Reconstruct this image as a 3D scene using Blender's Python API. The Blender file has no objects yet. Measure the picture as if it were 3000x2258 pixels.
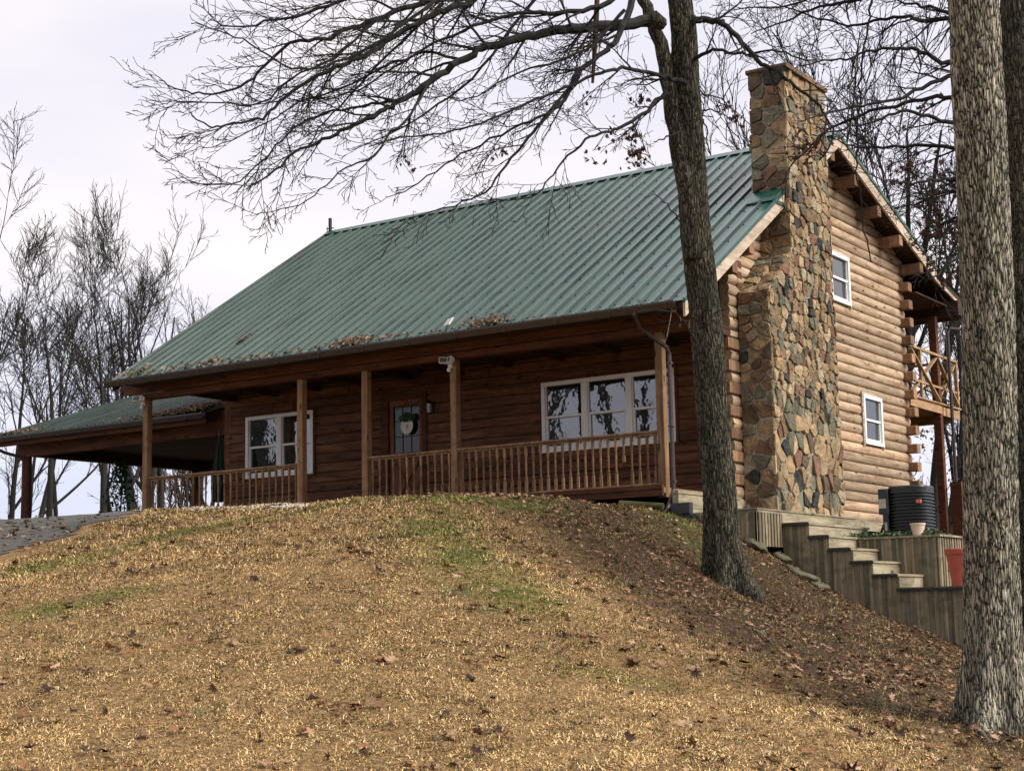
import bpy, math, random
import numpy as np
from mathutils import Vector, Matrix, noise as mnoise
R = math.radians
random.seed(7); RNG = np.random.default_rng(7)
C = bpy.context.scene.collection
S = bpy.context.scene

# ------------------------------------------------------------------ camera
F, W0, H0 = 4646.3, 3000.0, 2258.0
CAM = np.array([12.172, -25.308, -3.324])
YAW, PITCH, ROLL = 0.5936, 0.1448, -0.0195
def _axes():
    cy, sy, cp, sp = math.cos(YAW), math.sin(YAW), math.cos(PITCH), math.sin(PITCH)
    f = np.array([-sy*cp, cy*cp, sp]); r = np.array([cy, sy, 0.0]); u = np.cross(r, f)
    cr, sr = math.cos(ROLL), math.sin(ROLL)
    return r*cr+u*sr, u*cr-r*sr, f
RX, UX, FX = _axes()
cam = bpy.data.objects.new('camera', bpy.data.cameras.new('camera')); C.objects.link(cam)
cam.matrix_world = Matrix(((RX[0], UX[0], -FX[0], CAM[0]), (RX[1], UX[1], -FX[1], CAM[1]),
                           (RX[2], UX[2], -FX[2], CAM[2]), (0, 0, 0, 1)))
cam.data.sensor_width = 36; cam.data.lens = F/W0*36
cam.data.clip_start = 0.1; cam.data.clip_end = 3000
S.camera = cam
def at(px, py, d):            # real place seen at that pixel, d metres into the scene
    return CAM + d*(FX + RX*(px-W0/2)/F + UX*(H0/2-py)/F)

# ------------------------------------------------------------------ light
SUN_EL, SUN_AZ = R(38), R(78)       # azimuth measured from +Y towards +X
sd = Vector((math.sin(SUN_AZ)*math.cos(SUN_EL), math.cos(SUN_AZ)*math.cos(SUN_EL), math.sin(SUN_EL)))
sun = bpy.data.objects.new('sun', bpy.data.lights.new('sun', 'SUN')); C.objects.link(sun)
sun.data.energy = 3.6; sun.data.angle = R(38); sun.data.color = (1.0, 0.94, 0.85)
sun.rotation_euler = sd.to_track_quat('Z', 'Y').to_euler()
w = bpy.data.worlds.new('World'); S.world = w; w.use_nodes = True
nt = w.node_tree; nt.nodes.clear()
def N(t, **k):
    n = nt.nodes.new(t)
    for a, b in k.items(): setattr(n, a, b)
    return n
sky = N('ShaderNodeTexSky', sky_type='NISHITA', sun_disc=False, sun_elevation=SUN_EL, sun_rotation=SUN_AZ)
tc = N('ShaderNodeTexCoord'); mp = N('ShaderNodeMapping'); mp.inputs['Scale'].default_value = (1, 1, 3.2)
mp.inputs['Location'].default_value = (0.3, 0.1, 0.4)
nz = N('ShaderNodeTexNoise'); nz.inputs['Scale'].default_value = 2.3; nz.inputs['Detail'].default_value = 4; nz.inputs['Roughness'].default_value = .5
cr = N('ShaderNodeValToRGB'); e = cr.color_ramp.elements
e[0].position = .40; e[0].color = (6.3, 6.05, 6.7, 1); e[1].position = .58; e[1].color = (7.5, 6.95, 6.85, 1)
mx = N('ShaderNodeMix', data_type='RGBA'); mx.inputs[0].default_value = .9
bg = N('ShaderNodeBackground'); bg.inputs['Strength'].default_value = .1
wo = N('ShaderNodeOutputWorld'); lk = nt.links.new
lk(tc.outputs['Generated'], mp.inputs[0]); lk(mp.outputs[0], nz.inputs['Vector']); lk(nz.outputs[0], cr.inputs[0])
dt = N('ShaderNodeVectorMath', operation='DOT_PRODUCT'); dt.inputs[1].default_value = (-.12, .66, .74)   # bright sky patch added high behind the house to give the roof sheen
mr = N('ShaderNodeMapRange', interpolation_type='SMOOTHSTEP'); mr.inputs[1].default_value = .87; mr.inputs[2].default_value = 1.0; mr.inputs[3].default_value = 1.0; mr.inputs[4].default_value = 2.3
vs_ = N('ShaderNodeVectorMath', operation='SCALE'); lk(tc.outputs['Generated'], dt.inputs[0]); lk(dt.outputs['Value'], mr.inputs[0]); 
sx = N('ShaderNodeSeparateXYZ'); lk(tc.outputs['Generated'], sx.inputs[0]); hr_ = N('ShaderNodeValToRGB'); hr_.color_ramp.elements[0].position = .02; hr_.color_ramp.elements[0].color = (.74, .83, 1.0, 1)
hr_.color_ramp.elements[1].position = .22; hr_.color_ramp.elements[1].color = (1, 1, 1, 1); lk(sx.outputs['Z'], hr_.inputs[0])
hm = N('ShaderNodeMix', data_type='RGBA', blend_type='MULTIPLY'); hm.inputs[0].default_value = 1; lk(cr.outputs[0], hm.inputs[6]); lk(hr_.outputs[0], hm.inputs[7]); lk(hm.outputs[2], vs_.inputs[0]); lk(mr.outputs[0], vs_.inputs['Scale'])
lk(sky.outputs[0], mx.inputs[6]); lk(vs_.outputs[0], mx.inputs[7]); lk(mx.outputs[2], bg.inputs[0]); lk(bg.outputs[0], wo.inputs[0])
S.view_settings.view_transform = 'Standard'; S.view_settings.look = 'None'
S.view_settings.exposure = 0.60; S.view_settings.gamma = 1
S.cycles.max_bounces = 6; S.cycles.diffuse_bounces = 2; S.cycles.transparent_max_bounces = 8

# ------------------------------------------------------------------ materials
class G:
    def __init__(s, name, rough=.7, metal=0, spec=.3):
        m = bpy.data.materials.new(name); m.use_nodes = True; s.m = m; s.t = m.node_tree
        s.b = s.t.nodes['Principled BSDF']; s.b.inputs['Roughness'].default_value = rough
        s.b.inputs['Metallic'].default_value = metal; s.b.inputs['Specular IOR Level'].default_value = spec
        s.tc = s.t.nodes.new('ShaderNodeTexCoord')
    def n(s, t, **k):
        n = s.t.nodes.new(t)
        for a, b in k.items(): setattr(n, a, b)
        return n
    def l(s, a, b): s.t.links.new(a, b)
    def map(s, scale, rot=(0, 0, 0)):
        m = s.n('ShaderNodeMapping'); m.inputs['Scale'].default_value = scale; m.inputs['Rotation'].default_value = rot
        s.l(s.tc.outputs['Object'], m.inputs[0]); return m.outputs[0]
    def noise(s, vec, scale, detail=4, rough=.55, dist=0):
        n = s.n('ShaderNodeTexNoise'); n.inputs['Scale'].default_value = scale; n.inputs['Detail'].default_value = detail
        n.inputs['Roughness'].default_value = rough; n.inputs['Distortion'].default_value = dist
        if vec: s.l(vec, n.inputs['Vector'])
        else: s.l(s.tc.outputs['Object'], n.inputs['Vector'])
        return n.outputs[0]
    def ramp(s, fac, stops, interp='LINEAR'):
        n = s.n('ShaderNodeValToRGB'); cr = n.color_ramp; cr.interpolation = interp
        while len(cr.elements) < len(stops): cr.elements.new(.5)
        for e_, (p, c) in zip(cr.elements, stops): e_.position = p; e_.color = (*c, 1) if len(c) == 3 else c
        s.l(fac, n.inputs[0]); return n.outputs[0]
    def math(s, op, a, b=None, clamp=False):
        n = s.n('ShaderNodeMath', operation=op, use_clamp=clamp)
        for i, v in enumerate((a, b)):
            if v is None: continue
            if isinstance(v, (int, float)): n.inputs[i].default_value = v
            else: s.l(v, n.inputs[i])
        return n.outputs[0]
    def mix(s, fac, a, b, mode='MIX'):
        n = s.n('ShaderNodeMix', data_type='RGBA', blend_type=mode)
        for i, v in ((0, fac), (6, a), (7, b)):
            if isinstance(v, (int, float)): n.inputs[i].default_value = v
            elif isinstance(v, tuple): n.inputs[i].default_value = (*v, 1)
            else: s.l(v, n.inputs[i])
        return n.outputs[2]
    def attr(s, name):
        n = s.n('ShaderNodeAttribute'); n.attribute_name = name; return n
    def bump(s, h, strength=.5, dist=.01):
        n = s.n('ShaderNodeBump'); n.inputs['Strength'].default_value = strength; n.inputs['Distance'].default_value = dist
        s.l(h, n.inputs['Height']); s.l(n.outputs[0], s.b.inputs['Normal'])
    def col(s, c):
        if isinstance(c, tuple): s.b.inputs['Base Color'].default_value = (*c, 1)
        else: s.l(c, s.b.inputs['Base Color'])
        return s

def wood(name, dark, mid, light, axis='x', rough=.75, knots=True, var=.5, fine=1.0):
    g = G(name, rough, 0, .2)
    sc = {'x': (1.2, 14, 14), 'y': (14, 1.2, 14), 'z': (14, 14, 1.2)}[axis]
    v = g.attr('var')
    ad = g.n('ShaderNodeVectorMath', operation='ADD'); cb = g.n('ShaderNodeCombineXYZ')
    off = g.math('MULTIPLY', v.outputs['Fac'], 37.0)
    for i in range(3): g.l(off, cb.inputs[i])
    g.l(g.map(sc), ad.inputs[0]); g.l(cb.outputs[0], ad.inputs[1])
    f1 = g.noise(ad.outputs[0], 1.0*fine, 6, .6, .6)
    f2 = g.noise(ad.outputs[0], .35*fine, 3, .6, 1.2)
    ff = g.math('ADD', g.math('MULTIPLY', f1, .6), g.math('MULTIPLY', f2, .4))
    c = g.ramp(ff, [(.3, dark), (.48, mid), (.66, light)])
    vv = g.ramp(v.outputs['Fac'], [(0, (1-var*.55,)*3), (.5, (1, 1, 1)), (1, (1+var*.4, 1+var*.3, 1+var*.2))])
    c = g.mix(1.0, c, vv, 'MULTIPLY')
    bl = g.noise(g.map((1.5, 1.5, 3.0)), 1.7, 6, .68, 1.0)   # weather stains
    c = g.mix(g.ramp(bl, [(.50, (0, 0, 0)), (.66, (.62, .62, .62))]), c, tuple(a*.55+b*.22 for a, b in zip(dark, mid)))
    c = g.mix(g.ramp(bl, [(.30, (.35, .35, .35)), (.42, (0, 0, 0))]), c, light)
    if knots:
        ks = {'x': (1.6, 5, 5), 'y': (5, 1.6, 5), 'z': (5, 5, 1.6)}[axis]
        vo = g.n('ShaderNodeTexVoronoi'); vo.inputs['Scale'].default_value = 1.0; g.l(g.map(ks), vo.inputs['Vector'])
        k = g.ramp(vo.outputs['Distance'], [(.07, (1, 1, 1)), (.16, (0, 0, 0))])
        c = g.mix(k, c, tuple(x*.45 for x in dark))
    g.col(c); g.bump(ff, .35, .01)
    return g.m

def plain(name, c, rough=.6, metal=0, spec=.4, nscale=6, amt=.25, bump=0):
    g = G(name, rough, metal, spec)
    n1 = g.noise(None, nscale, 5, .6)
    g.col(g.ramp(n1, [(.25, tuple(x*(1-amt) for x in c)), (.75, tuple(min(1, x*(1+amt)) for x in c))]))
    if bump: g.bump(g.noise(None, nscale*6, 4), bump, .01)
    return g.m

M = {}
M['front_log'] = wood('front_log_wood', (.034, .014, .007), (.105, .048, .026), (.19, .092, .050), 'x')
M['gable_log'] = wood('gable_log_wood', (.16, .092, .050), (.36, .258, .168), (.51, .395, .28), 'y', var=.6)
M['end_log'] = wood('log_end_wood', (.10, .048, .026), (.21, .12, .07), (.34, .215, .135), 'z', var=.7, knots=False)
M['dark_wood'] = wood('stained_beam_wood', (.035, .012, .006), (.085, .032, .015), (.14, .058, .028), 'x')
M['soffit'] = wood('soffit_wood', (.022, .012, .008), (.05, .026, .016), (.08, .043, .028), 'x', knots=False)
M['post_wood'] = wood('porch_post_wood', (.10, .055, .026), (.225, .13, .068), (.34, .21, .115), 'z')
M['rail_wood'] = wood('railing_wood', (.10, .055, .03), (.20, .115, .062), (.34, .22, .13), 'z', knots=False)
M['rake_wood'] = wood('rake_board_wood', (.22, .16, .11), (.42, .335, .255), (.58, .49, .40), 'y', knots=True, var=.2)
M['deck_wood'] = wood('balcony_wood', (.16, .09, .045), (.30, .19, .10), (.42, .28, .16), 'y', var=.4)
M['grey_board'] = wood('weathered_board_wood', (.065, .058, .038), (.165, .143, .096), (.28, .245, .17), 'z', knots=False, var=.9)
M['step_wood'] = wood('weathered_step_wood', (.11, .092, .058), (.235, .205, .14), (.36, .325, .235), 'y', var=.3)
M['mossy'] = wood('mossy_timber_wood', (.03, .035, .014), (.09, .095, .035), (.17, .18, .07), 'x', knots=False)
M['white_vinyl'] = plain('white_window_vinyl', (.72, .74, .73), .45, amt=.06)
M['white_plastic'] = plain('white_plastic', (.75, .74, .70), .4, amt=.06)
M['gutter'] = plain('brown_gutter_metal', (.038, .024, .018), .35, 0, .5, amt=.25)
M['black_metal'] = plain('black_painted_metal', (.012, .015, .015), .38, 0, .5, amt=.3)
M['label_paper'] = plain('label_sticker', (.42, .38, .32), .6)
M['red_label'] = plain('red_sticker', (.60, .16, .10), .5)
M['dark_room'] = plain('dark_interior', (.012, .013, .014), .9)
M['blind'] = plain('window_blind', (.10, .10, .09), .7)
M['terracotta'] = plain('terracotta_plastic', (.42, .095, .065), .55, 0, .4, 5, .12)
M['clay_white'] = plain('pale_clay_pot', (.60, .47, .36), .7, amt=.12)
M['mortar'] = plain('stone_mortar', (.34, .31, .25), .95, nscale=14, amt=.35, bump=.5)
M['rock'] = plain('field_rock', (.075, .07, .042), .9, nscale=7, amt=.6, bump=.8)
M['green_cloth'] = plain('dark_green_cloth', (.006, .018, .012), .8, amt=.5)
M['grass_green'] = plain('ivy_leaf', (.06, .10, .03), .6, amt=.5)
M['evergreen'] = plain('evergreen_leaf', (.02, .06, .025), .6, amt=.5)

def m_glass():
    g = G('window_glass', .02, 0, .8); g.b.inputs['IOR'].default_value = 2.0
    g.col((.012, .015, .018)); g.bump(g.noise(None, 2.2, 3), .12, .02); return g.m
M['glass'] = m_glass()
def m_roof():
    g = G('green_metal_roofing', .33, .0, .30)
    n = g.noise(g.map((2.5, .6, .6)), 1.3, 4); v = g.attr('var')
    c = g.ramp(n, [(.3, (.009, .050, .037)), (.7, (.019, .078, .058))])
    d = g.noise(g.map((9, .7, .7)), 1.0, 5, .7)
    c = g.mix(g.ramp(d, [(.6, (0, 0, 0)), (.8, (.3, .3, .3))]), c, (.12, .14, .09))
    seam = g.ramp(v.outputs['Fac'], [(0, (.16, .22, .20)), (.3, (1, 1, 1))], 'CONSTANT'); c = g.mix(1.0, c, seam, 'MULTIPLY')   # shade painted into the right side of each rib; screws share the tone
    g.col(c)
    g.l(g.ramp(n, [(.3, (.19, .19, .19)), (.7, (.32, .32, .32))]), g.b.inputs['Roughness'])
    g.bump(g.noise(g.map((6, 1, 1)), .8, 3), .15, .01)
    return g.m
M['roof'] = m_roof()
def m_stone():
    g = G('chimney_fieldstone', .85, 0, .25)
    v = g.attr('var').outputs['Fac']
    cols = [(.15, .10, .058), (.29, .215, .125), (.12, .115, .08), (.35, .265, .16), (.035, .036, .032), (.17, .095, .062), (.30, .25, .17), (.19, .13, .075), (.31, .215, .12), (.17, .16, .115), (.24, .165, .095), (.10, .072, .048), (.26, .20, .12), (.22, .155, .09)]
    c = g.ramp(v, [(i/len(cols), k) for i, k in enumerate(cols)], 'CONSTANT')
    n = g.noise(None, 7, 7, .65, .4)
    c = g.mix(1.0, c, g.ramp(n, [(.25, (.45, .42, .40)), (.5, (1, 1, 1)), (.78, (1.5, 1.42, 1.25))]), 'MULTIPLY')
    n2 = g.noise(None, 2.3, 3, .6)
    c = g.mix(g.ramp(n2, [(.58, (0, 0, 0)), (.72, (.5, .5, .5))]), c, (.10, .10, .075))
    g.col(c); g.bump(n, .9, .03); return g.m
M['stone'] = m_stone()
def m_bark(name, dark, light, lich=(.30, .33, .28), lam=.5, sc=1.0):
    g = G(name, .92, 0, .15)
    vv = g.map((21*sc, 21*sc, 2.6*sc)); wn = g.n('ShaderNodeTexNoise'); wn.inputs['Scale'].default_value = .9; wn.inputs['Detail'].default_value = 5; g.l(vv, wn.inputs['Vector'])
    ad = g.n('ShaderNodeVectorMath', operation='MULTIPLY_ADD'); ad.inputs[1].default_value = (1.5, 1.5, 1.5); g.l(wn.outputs['Color'], ad.inputs[0]); g.l(vv, ad.inputs[2])
    vo = g.n('ShaderNodeTexVoronoi', feature='DISTANCE_TO_EDGE'); vo.inputs['Scale'].default_value = 1.0; g.l(ad.outputs[0], vo.inputs['Vector'])
    vc = g.n('ShaderNodeTexVoronoi', feature='F1'); vc.inputs['Scale'].default_value = 1.0; g.l(ad.outputs[0], vc.inputs['Vector'])
    n0 = g.noise(vv, 2.6, 6, .7, .6)
    h = g.math('ADD', g.math('MULTIPLY', vo.outputs['Distance'], 2.4), g.math('MULTIPLY', g.math('SUBTRACT', n0, .5), .7))
    mid = tuple(a*.55+b*.45 for a, b in zip(dark, light))
    c = g.ramp(h, [(.10, dark), (.26, mid), (.62, light)])
    sv = g.n('ShaderNodeSeparateColor'); g.l(vc.outputs['Color'], sv.inputs[0])
    c = g.mix(1.0, c, g.ramp(sv.outputs[0], [(0, (.62, .62, .60)), (1, (1.35, 1.32, 1.28))]), 'MULTIPLY')
    n1 = g.noise(g.map((9, 9, 5)), 1.0, 5, .75)
    c = g.mix(g.ramp(n1, [(.60, (0, 0, 0)), (.66, (lam,)*3)]), c, lich)
    n2 = g.noise(g.map((2, 2, .8)), 1.6, 3)
    c = g.mix(1.0, c, g.ramp(n2, [(.3, (.7, .74, .66)), (.7, (1.15, 1.1, 1.05))]), 'MULTIPLY')
    g.col(c); g.bump(h, 1.0, .04); return g.m
M['bark'] = m_bark('oak_bark', (.014, .015, .011), (.20, .192, .155), (.26, .29, .24), .4, 1.9)
M['bark2'] = m_bark('grey_oak_bark', (.022, .022, .018), (.62, .585, .50), (.66, .67, .60), .8, 2.1)
M['twig'] = plain('dark_twig_bark', (.012, .012, .010), .9, nscale=3, amt=.5)
M['far_bark'] = plain('distant_bark', (.013, .012, .010), .9, nscale=1.0, amt=.5)
M['dead_leaf'] = plain('withered_leaf', (.055, .025, .015), .8, nscale=2, amt=.6)

def m_ground():
    g = G('lawn_soil', .95, 0, .1)
    zl = g.attr('litter').outputs['Fac']; zg = g.attr('green').outputs['Fac']
    n = g.noise(None, 22, 7, .7, .5); n2 = g.noise(None, 1.1, 4, .6)
    tan = g.ramp(n, [(.32, (.07, .04, .018)), (.5, (.28, .175, .08)), (.7, (.52, .35, .16))])
    brn = g.ramp(n, [(.3, (.012, .008, .005)), (.5, (.055, .036, .021)), (.72, (.14, .09, .05))])
    grn = g.ramp(n, [(.3, (.04, .05, .012)), (.6, (.13, .15, .04)), (.75, (.30, .27, .10))])
    c = g.mix(zl, tan, brn); c = g.mix(g.math('MULTIPLY', zg, g.ramp(n2, [(.4, (.2, .2, .2)), (.6, (1, 1, 1))])), c, grn)
    g.col(c); g.bump(n, 1.0, .06); return g.m
M['ground'] = m_ground()
def m_blade():
    g = G('dry_grass_blade', .8, 0, .15)
    a = g.attr('tint'); g.col(a.outputs['Color'])
    ge = g.n('ShaderNodeNewGeometry'); m1 = g.n('ShaderNodeVectorMath', operation='SCALE'); m1.inputs['Scale'].default_value = .30; g.l(ge.outputs['Normal'], m1.inputs[0])
    m2 = g.n('ShaderNodeVectorMath', operation='ADD'); m2.inputs[1].default_value = (0, -.15, .75); g.l(m1.outputs[0], m2.inputs[0])
    m3 = g.n('ShaderNodeVectorMath', operation='NORMALIZE'); g.l(m2.outputs[0], m3.inputs[0]); g.l(m3.outputs[0], g.b.inputs['Normal'])   # soft, matted turf shading
    g.b.inputs['Specular IOR Level'].default_value = 0; return g.m
M['blade'] = m_blade()
def m_asphalt():
    g = G('worn_asphalt', .95, 0, .15)
    n = g.noise(None, 34, 6, .75); n2 = g.noise(None, 1.3, 4)
    c = g.ramp(n, [(.3, (.06, .058, .052)), (.6, (.10, .097, .086)), (.85, (.18, .17, .145))])
    g.col(g.mix(1.0, c, g.ramp(n2, [(.3, (.75, .75, .75)), (.7, (1.2, 1.2, 1.2))]), 'MULTIPLY')); g.bump(n, .4, .01); return g.m
M['asphalt'] = m_asphalt()

# ------------------------------------------------------------------ mesh helpers
class MB:
    def __init__(s): s.v = []; s.f = []; s.a = []; s.cur = None
    def var(s, x=None): s.cur = random.random() if x is None else x; return s
    def poly(s, vs, fs, var=None):
        b = len(s.v); s.v += [tuple(map(float, p)) for p in vs]
        va = var if var is not None else (s.cur if s.cur is not None else random.random())
        for f in fs: s.f.append(tuple(b+i for i in f)); s.a.append(va)
        return s
    def box(s, x0, x1, y0, y1, z0, z1, var=None, bev=0):
        if bev:
            # chamfered along its longest axis
            d = [(x1-x0), (y1-y0), (z1-z0)]; ax = d.index(max(d)); o = [i for i in range(3) if i != ax]
            lo = [x0, y0, z0]; hi = [x1, y1, z1]; a0, a1, b0, b1 = lo[o[0]], hi[o[0]], lo[o[1]], hi[o[1]]
            pr = [(a0+bev, b0), (a1-bev, b0), (a1, b0+bev), (a1, b1-bev), (a1-bev, b1), (a0+bev, b1), (a0, b1-bev), (a0, b0+bev)]
            vs = []
            for e_ in (lo[ax], hi[ax]):
                for (p, q) in pr:
                    c = [0, 0, 0]; c[ax] = e_; c[o[0]] = p; c[o[1]] = q; vs.append(c)
            fs = [tuple(range(8))[::-1], tuple(range(8, 16))]+[(i, (i+1) % 8, 8+(i+1) % 8, 8+i) for i in range(8)]
            return s.poly(vs, fs, var)
        vs = [(x0, y0, z0), (x1, y0, z0), (x1, y1, z0), (x0, y1, z0), (x0, y0, z1), (x1, y0, z1), (x1, y1, z1), (x0, y1, z1)]
        return s.poly(vs, [(0, 3, 2, 1), (4, 5, 6, 7), (0, 1, 5, 4), (1, 2, 6, 5), (2, 3, 7, 6), (3, 0, 4, 7)], var)
    def bar(s, a, b, w, h, up=(0, 0, 1), var=None):   # a beam of section w x h from a to b
        a = Vector(a); b = Vector(b); d = (b-a).normalized(); upv = Vector(up)
        sv = d.cross(upv).normalized(); uv = sv.cross(d).normalized(); vs = []
        for p in (a, b):
            for (i, j) in ((-1, -1), (1, -1), (1, 1), (-1, 1)): vs.append(p+sv*w/2*i+uv*h/2*j)
        return s.poly(vs, [(0, 3, 2, 1), (4, 5, 6, 7), (0, 1, 5, 4), (1, 2, 6, 5), (2, 3, 7, 6), (3, 0, 4, 7)], var)
    def tube(s, pts, rad, n=8, cap=True, var=None):
        pts = [Vector(p) for p in pts]; m = len(pts); ref = Vector((.31, .17, .93)); vs = []
        prev = None
        for i, p in enumerate(pts):
            d = (pts[min(i+1, m-1)]-pts[max(i-1, 0)])
            d = d.normalized() if d.length > 1e-9 else Vector((0, 0, 1))
            if prev is None:
                a = d.cross(ref)
                if a.length < .05: a = d.cross(Vector((1, 0, 0)))
            else: a = prev-d*prev.dot(d)
            a.normalize(); prev = a; b = d.cross(a); r = rad[i] if hasattr(rad, '__len__') else rad
            for k in range(n):
                t = 2*math.pi*k/n; vs.append(p+a*(r*math.cos(t))+b*(r*math.sin(t)))
        fs = [(i*n+k, i*n+(k+1) % n, (i+1)*n+(k+1) % n, (i+1)*n+k) for i in range(m-1) for k in range(n)]
        if cap: fs += [tuple(range(n))[::-1], tuple((m-1)*n+k for k in range(n))]
        return s.poly(vs, fs, var)
    def lathe(s, c, prof, n=16, var=None):   # prof: (r, z)
        vs = []; m = len(prof)
        for (r, z) in prof:
            for k in range(n):
                t = 2*math.pi*k/n; vs.append((c[0]+r*math.cos(t), c[1]+r*math.sin(t), c[2]+z))
        fs = [(i*n+k, i*n+(k+1) % n, (i+1)*n+(k+1) % n, (i+1)*n+k) for i in range(m-1) for k in range(n)]
        fs += [tuple(range(n))[::-1], tuple((m-1)*n+k for k in range(n))]
        return s.poly(vs, fs, var)
    def build(s, name, mat, parent=None, smooth=False, **tags):
        me = bpy.data.meshes.new(name); me.from_pydata(s.v, [], s.f); me.update()
        a = me.attributes.new('var', 'FLOAT', 'FACE'); a.data.foreach_set('value', np.array(s.a, dtype=np.float32))
        if smooth: me.polygons.foreach_set('use_smooth', [True]*len(me.polygons))
        me.materials.append(M[mat] if isinstance(mat, str) else mat)
        o = bpy.data.objects.new(name, me); C.objects.link(o)
        if parent is not None:
            o.parent = parent; l = world_loc(parent)
            me.transform(Matrix.Translation(-l))
        for k, v in tags.items(): o[k] = v
        return o
def world_loc(o):
    l = Vector((0, 0, 0))
    while o is not None: l = l+o.location; o = o.parent
    return l
def thing(name, label, cat, loc=(0, 0, 0), group=None):
    o = bpy.data.objects.new(name, None); C.objects.link(o); o.location = loc
    o['label'] = label; o['category'] = cat
    if group: o['group'] = group
    return o
def tag(o, label, cat, group=None):
    o['label'] = label; o['category'] = cat
    if group: o['group'] = group
    return o
def base_origin(o, loc):      # origin of a single-mesh thing at its base
    o.data.transform(Matrix.Translation(-Vector(loc))); o.location = loc; return o
# ------------------------------------------------------------------ terrain
CP = [tuple(at(*p)) for p in [
    (0, 2258, 10.2), (750, 2258, 9.8), (1500, 2258, 9.6), (2250, 2258, 9.9), (3000, 2258, 10.6),
    (0, 2050, 12.4), (750, 2050, 11.8), (1500, 2050, 11.6), (2130, 2050, 12.6), (2600, 2050, 13.6), (2900, 2130, 13.0),
    (0, 1850, 15.3), (750, 1850, 14.3), (1500, 1850, 14.2), (2130, 1850, 17.2), (2500, 1850, 21.0),
    (0, 1720, 18.0), (750, 1700, 16.8), (1500, 1700, 17.0), (2130, 1710, 21.6),
    (0, 1635, 20.5), (420, 1590, 20.5), (750, 1580, 20.0), (1500, 1580, 19.8), (1850, 1600, 21.0),
    (20, 1517, 27.5), (200, 1509, 27), (420, 1486, 26), (600, 1483, 25), (877, 1478, 24.3), (1066, 1455, 24), (1330, 1448, 23.5),
    (1560, 1452, 24)]]
CP += [(-12.7, -2.3, -1.05), (-8.4, -2.3, -1.15), (-5.5, -2.3, -1.17), (-3.76, -2.35, -1.21), (-2, -2.35, -1.37), (-1, -2.35, -1.53),
       (-.1, -2.35, -1.68), (.32, -2.4, -1.84), (1.4, -2.75, -2.30), (1.44, -1.66, -2.48), (2.55, -1.66, -3.2), (4.14, -1.66, -3.86),
       (6.5, -2, -4.6), (9.5, -2, -5.5), (14, -4, -6.4), (12.5, -9, -5.2), (13, -18, -4.9), (12.2, -25.3, -4.95), (5, -24, -4.7),
       (18, -25, -5.3), (-4, -22, -3.9), (-14, -20, -2.9), (1, 3, -1.95), (1, 8, -2.0), (0, 10.5, -1.66), (4, 8, -4.0), (8, 8, -5.6),
       (-6, 4, -1.35), (-12, 3, -1.25), (-19, 0, -1.15), (-19, 7, -1.1), (-24, 3, -1.25), (-13, 10, -1.3), (-6, 13, -1.9),
       (0, 15, -2.8), (-22, -8, -1.6), (-30, -3, -1.9), (-26, -16, -2.6), (-6, 26, -4.2), (-25, 22, -3.4), (8, 24, -6),
       (-42, 12, -3.6), (-38, 40, -6), (0, 45, -8), (20, 10, -8), (30, -10, -8), (30, -30, -7), (0, -40, -5), (-30, -40, -3.5)]
CP = np.array(CP)
def _phi(r2): return np.where(r2 > 1e-12, .5*r2*np.log(r2+1e-20), 0)
def _fit():
    n = len(CP); d = CP[:, None, :2]-CP[None, :, :2]; K = _phi((d**2).sum(-1))+np.eye(n)*.04
    P = np.c_[np.ones(n), CP[:, :2]]; A = np.block([[K, P], [P.T, np.zeros((3, 3))]])
    return np.linalg.solve(A, np.r_[CP[:, 2], 0, 0, 0])
_w = _fit()
BROW = ([-1500, -300, 0, 200, 423, 600, 877, 980, 1066, 1200, 1330, 1500, 1700, 1850, 1990, 2060, 2150], [1560, 1530, 1519, 1510, 1494, 1485, 1479, 1468, 1458, 1450, 1448, 1450, 1465, 1483, 1502, 1529, 1570])
def hz(x, y):
    x = np.atleast_1d(np.asarray(x, float)); y = np.atleast_1d(np.asarray(y, float))
    out = np.empty(x.shape)
    for i in range(0, len(x), 20000):
        q = np.c_[x[i:i+20000], y[i:i+20000]]; r2 = ((q[:, None]-CP[None, :, :2])**2).sum(-1)
        out[i:i+20000] = _phi(r2)@_w[:-3]+_w[-3]+q@_w[-2:]
    rr = np.hypot(x+3, y+3); t = np.clip((rr-34)/20, 0, 1); t = t*t*(3-2*t)
    far = -8.5-np.clip(rr-50, 0, 500)*.012
    out = out*(1-t)+far*t
    fade = np.clip(1-rr/60, 0, 1)
    # the brow of the hill stays below the porch floor
    dx, dy = x-CAM[0], y-CAM[1]; dep = np.maximum(dx*FX[0]+dy*FX[1]+(out-CAM[2])*FX[2], 1); lat = dx*RX[0]+dy*RX[1]+(out-CAM[2])*RX[2]
    px = W0/2+F*lat/dep; py = np.interp(px, BROW[0], BROW[1])
    cap = CAM[2]+dep*(FX[2]+RX[2]*(px-W0/2)/F+UX[2]*(H0/2-py)/F)
    m = (dep > 12) & (dep < 60) & ((y < -1.9) | (x < -12.9)) & (px > -1500) & (px < 2150); e_ = out-cap+.02
    out = np.where(m, out-np.where(e_ > -.1, (np.sqrt(e_**2+.004)+e_)*.5, 0), out)
    return out+fade*(.035*np.sin(x*1.7+.6*y)*np.cos(y*1.3-x*.4)+.02*np.sin(3.3*x+1.2)*np.sin(2.9*y))
def h1(x, y): return float(hz([x], [y])[0])
_vt = np.random.default_rng(12).random((256, 256))
def vnoise(x, y):
    xi = np.floor(x).astype(int); yi = np.floor(y).astype(int); u = x-xi; v = y-yi; u = u*u*(3-2*u); v = v*v*(3-2*v)
    g_ = lambda a, b: _vt[a & 255, b & 255]
    return (g_(xi, yi)*(1-u)+g_(xi+1, yi)*u)*(1-v)+(g_(xi, yi+1)*(1-u)+g_(xi+1, yi+1)*u)*v
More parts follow.
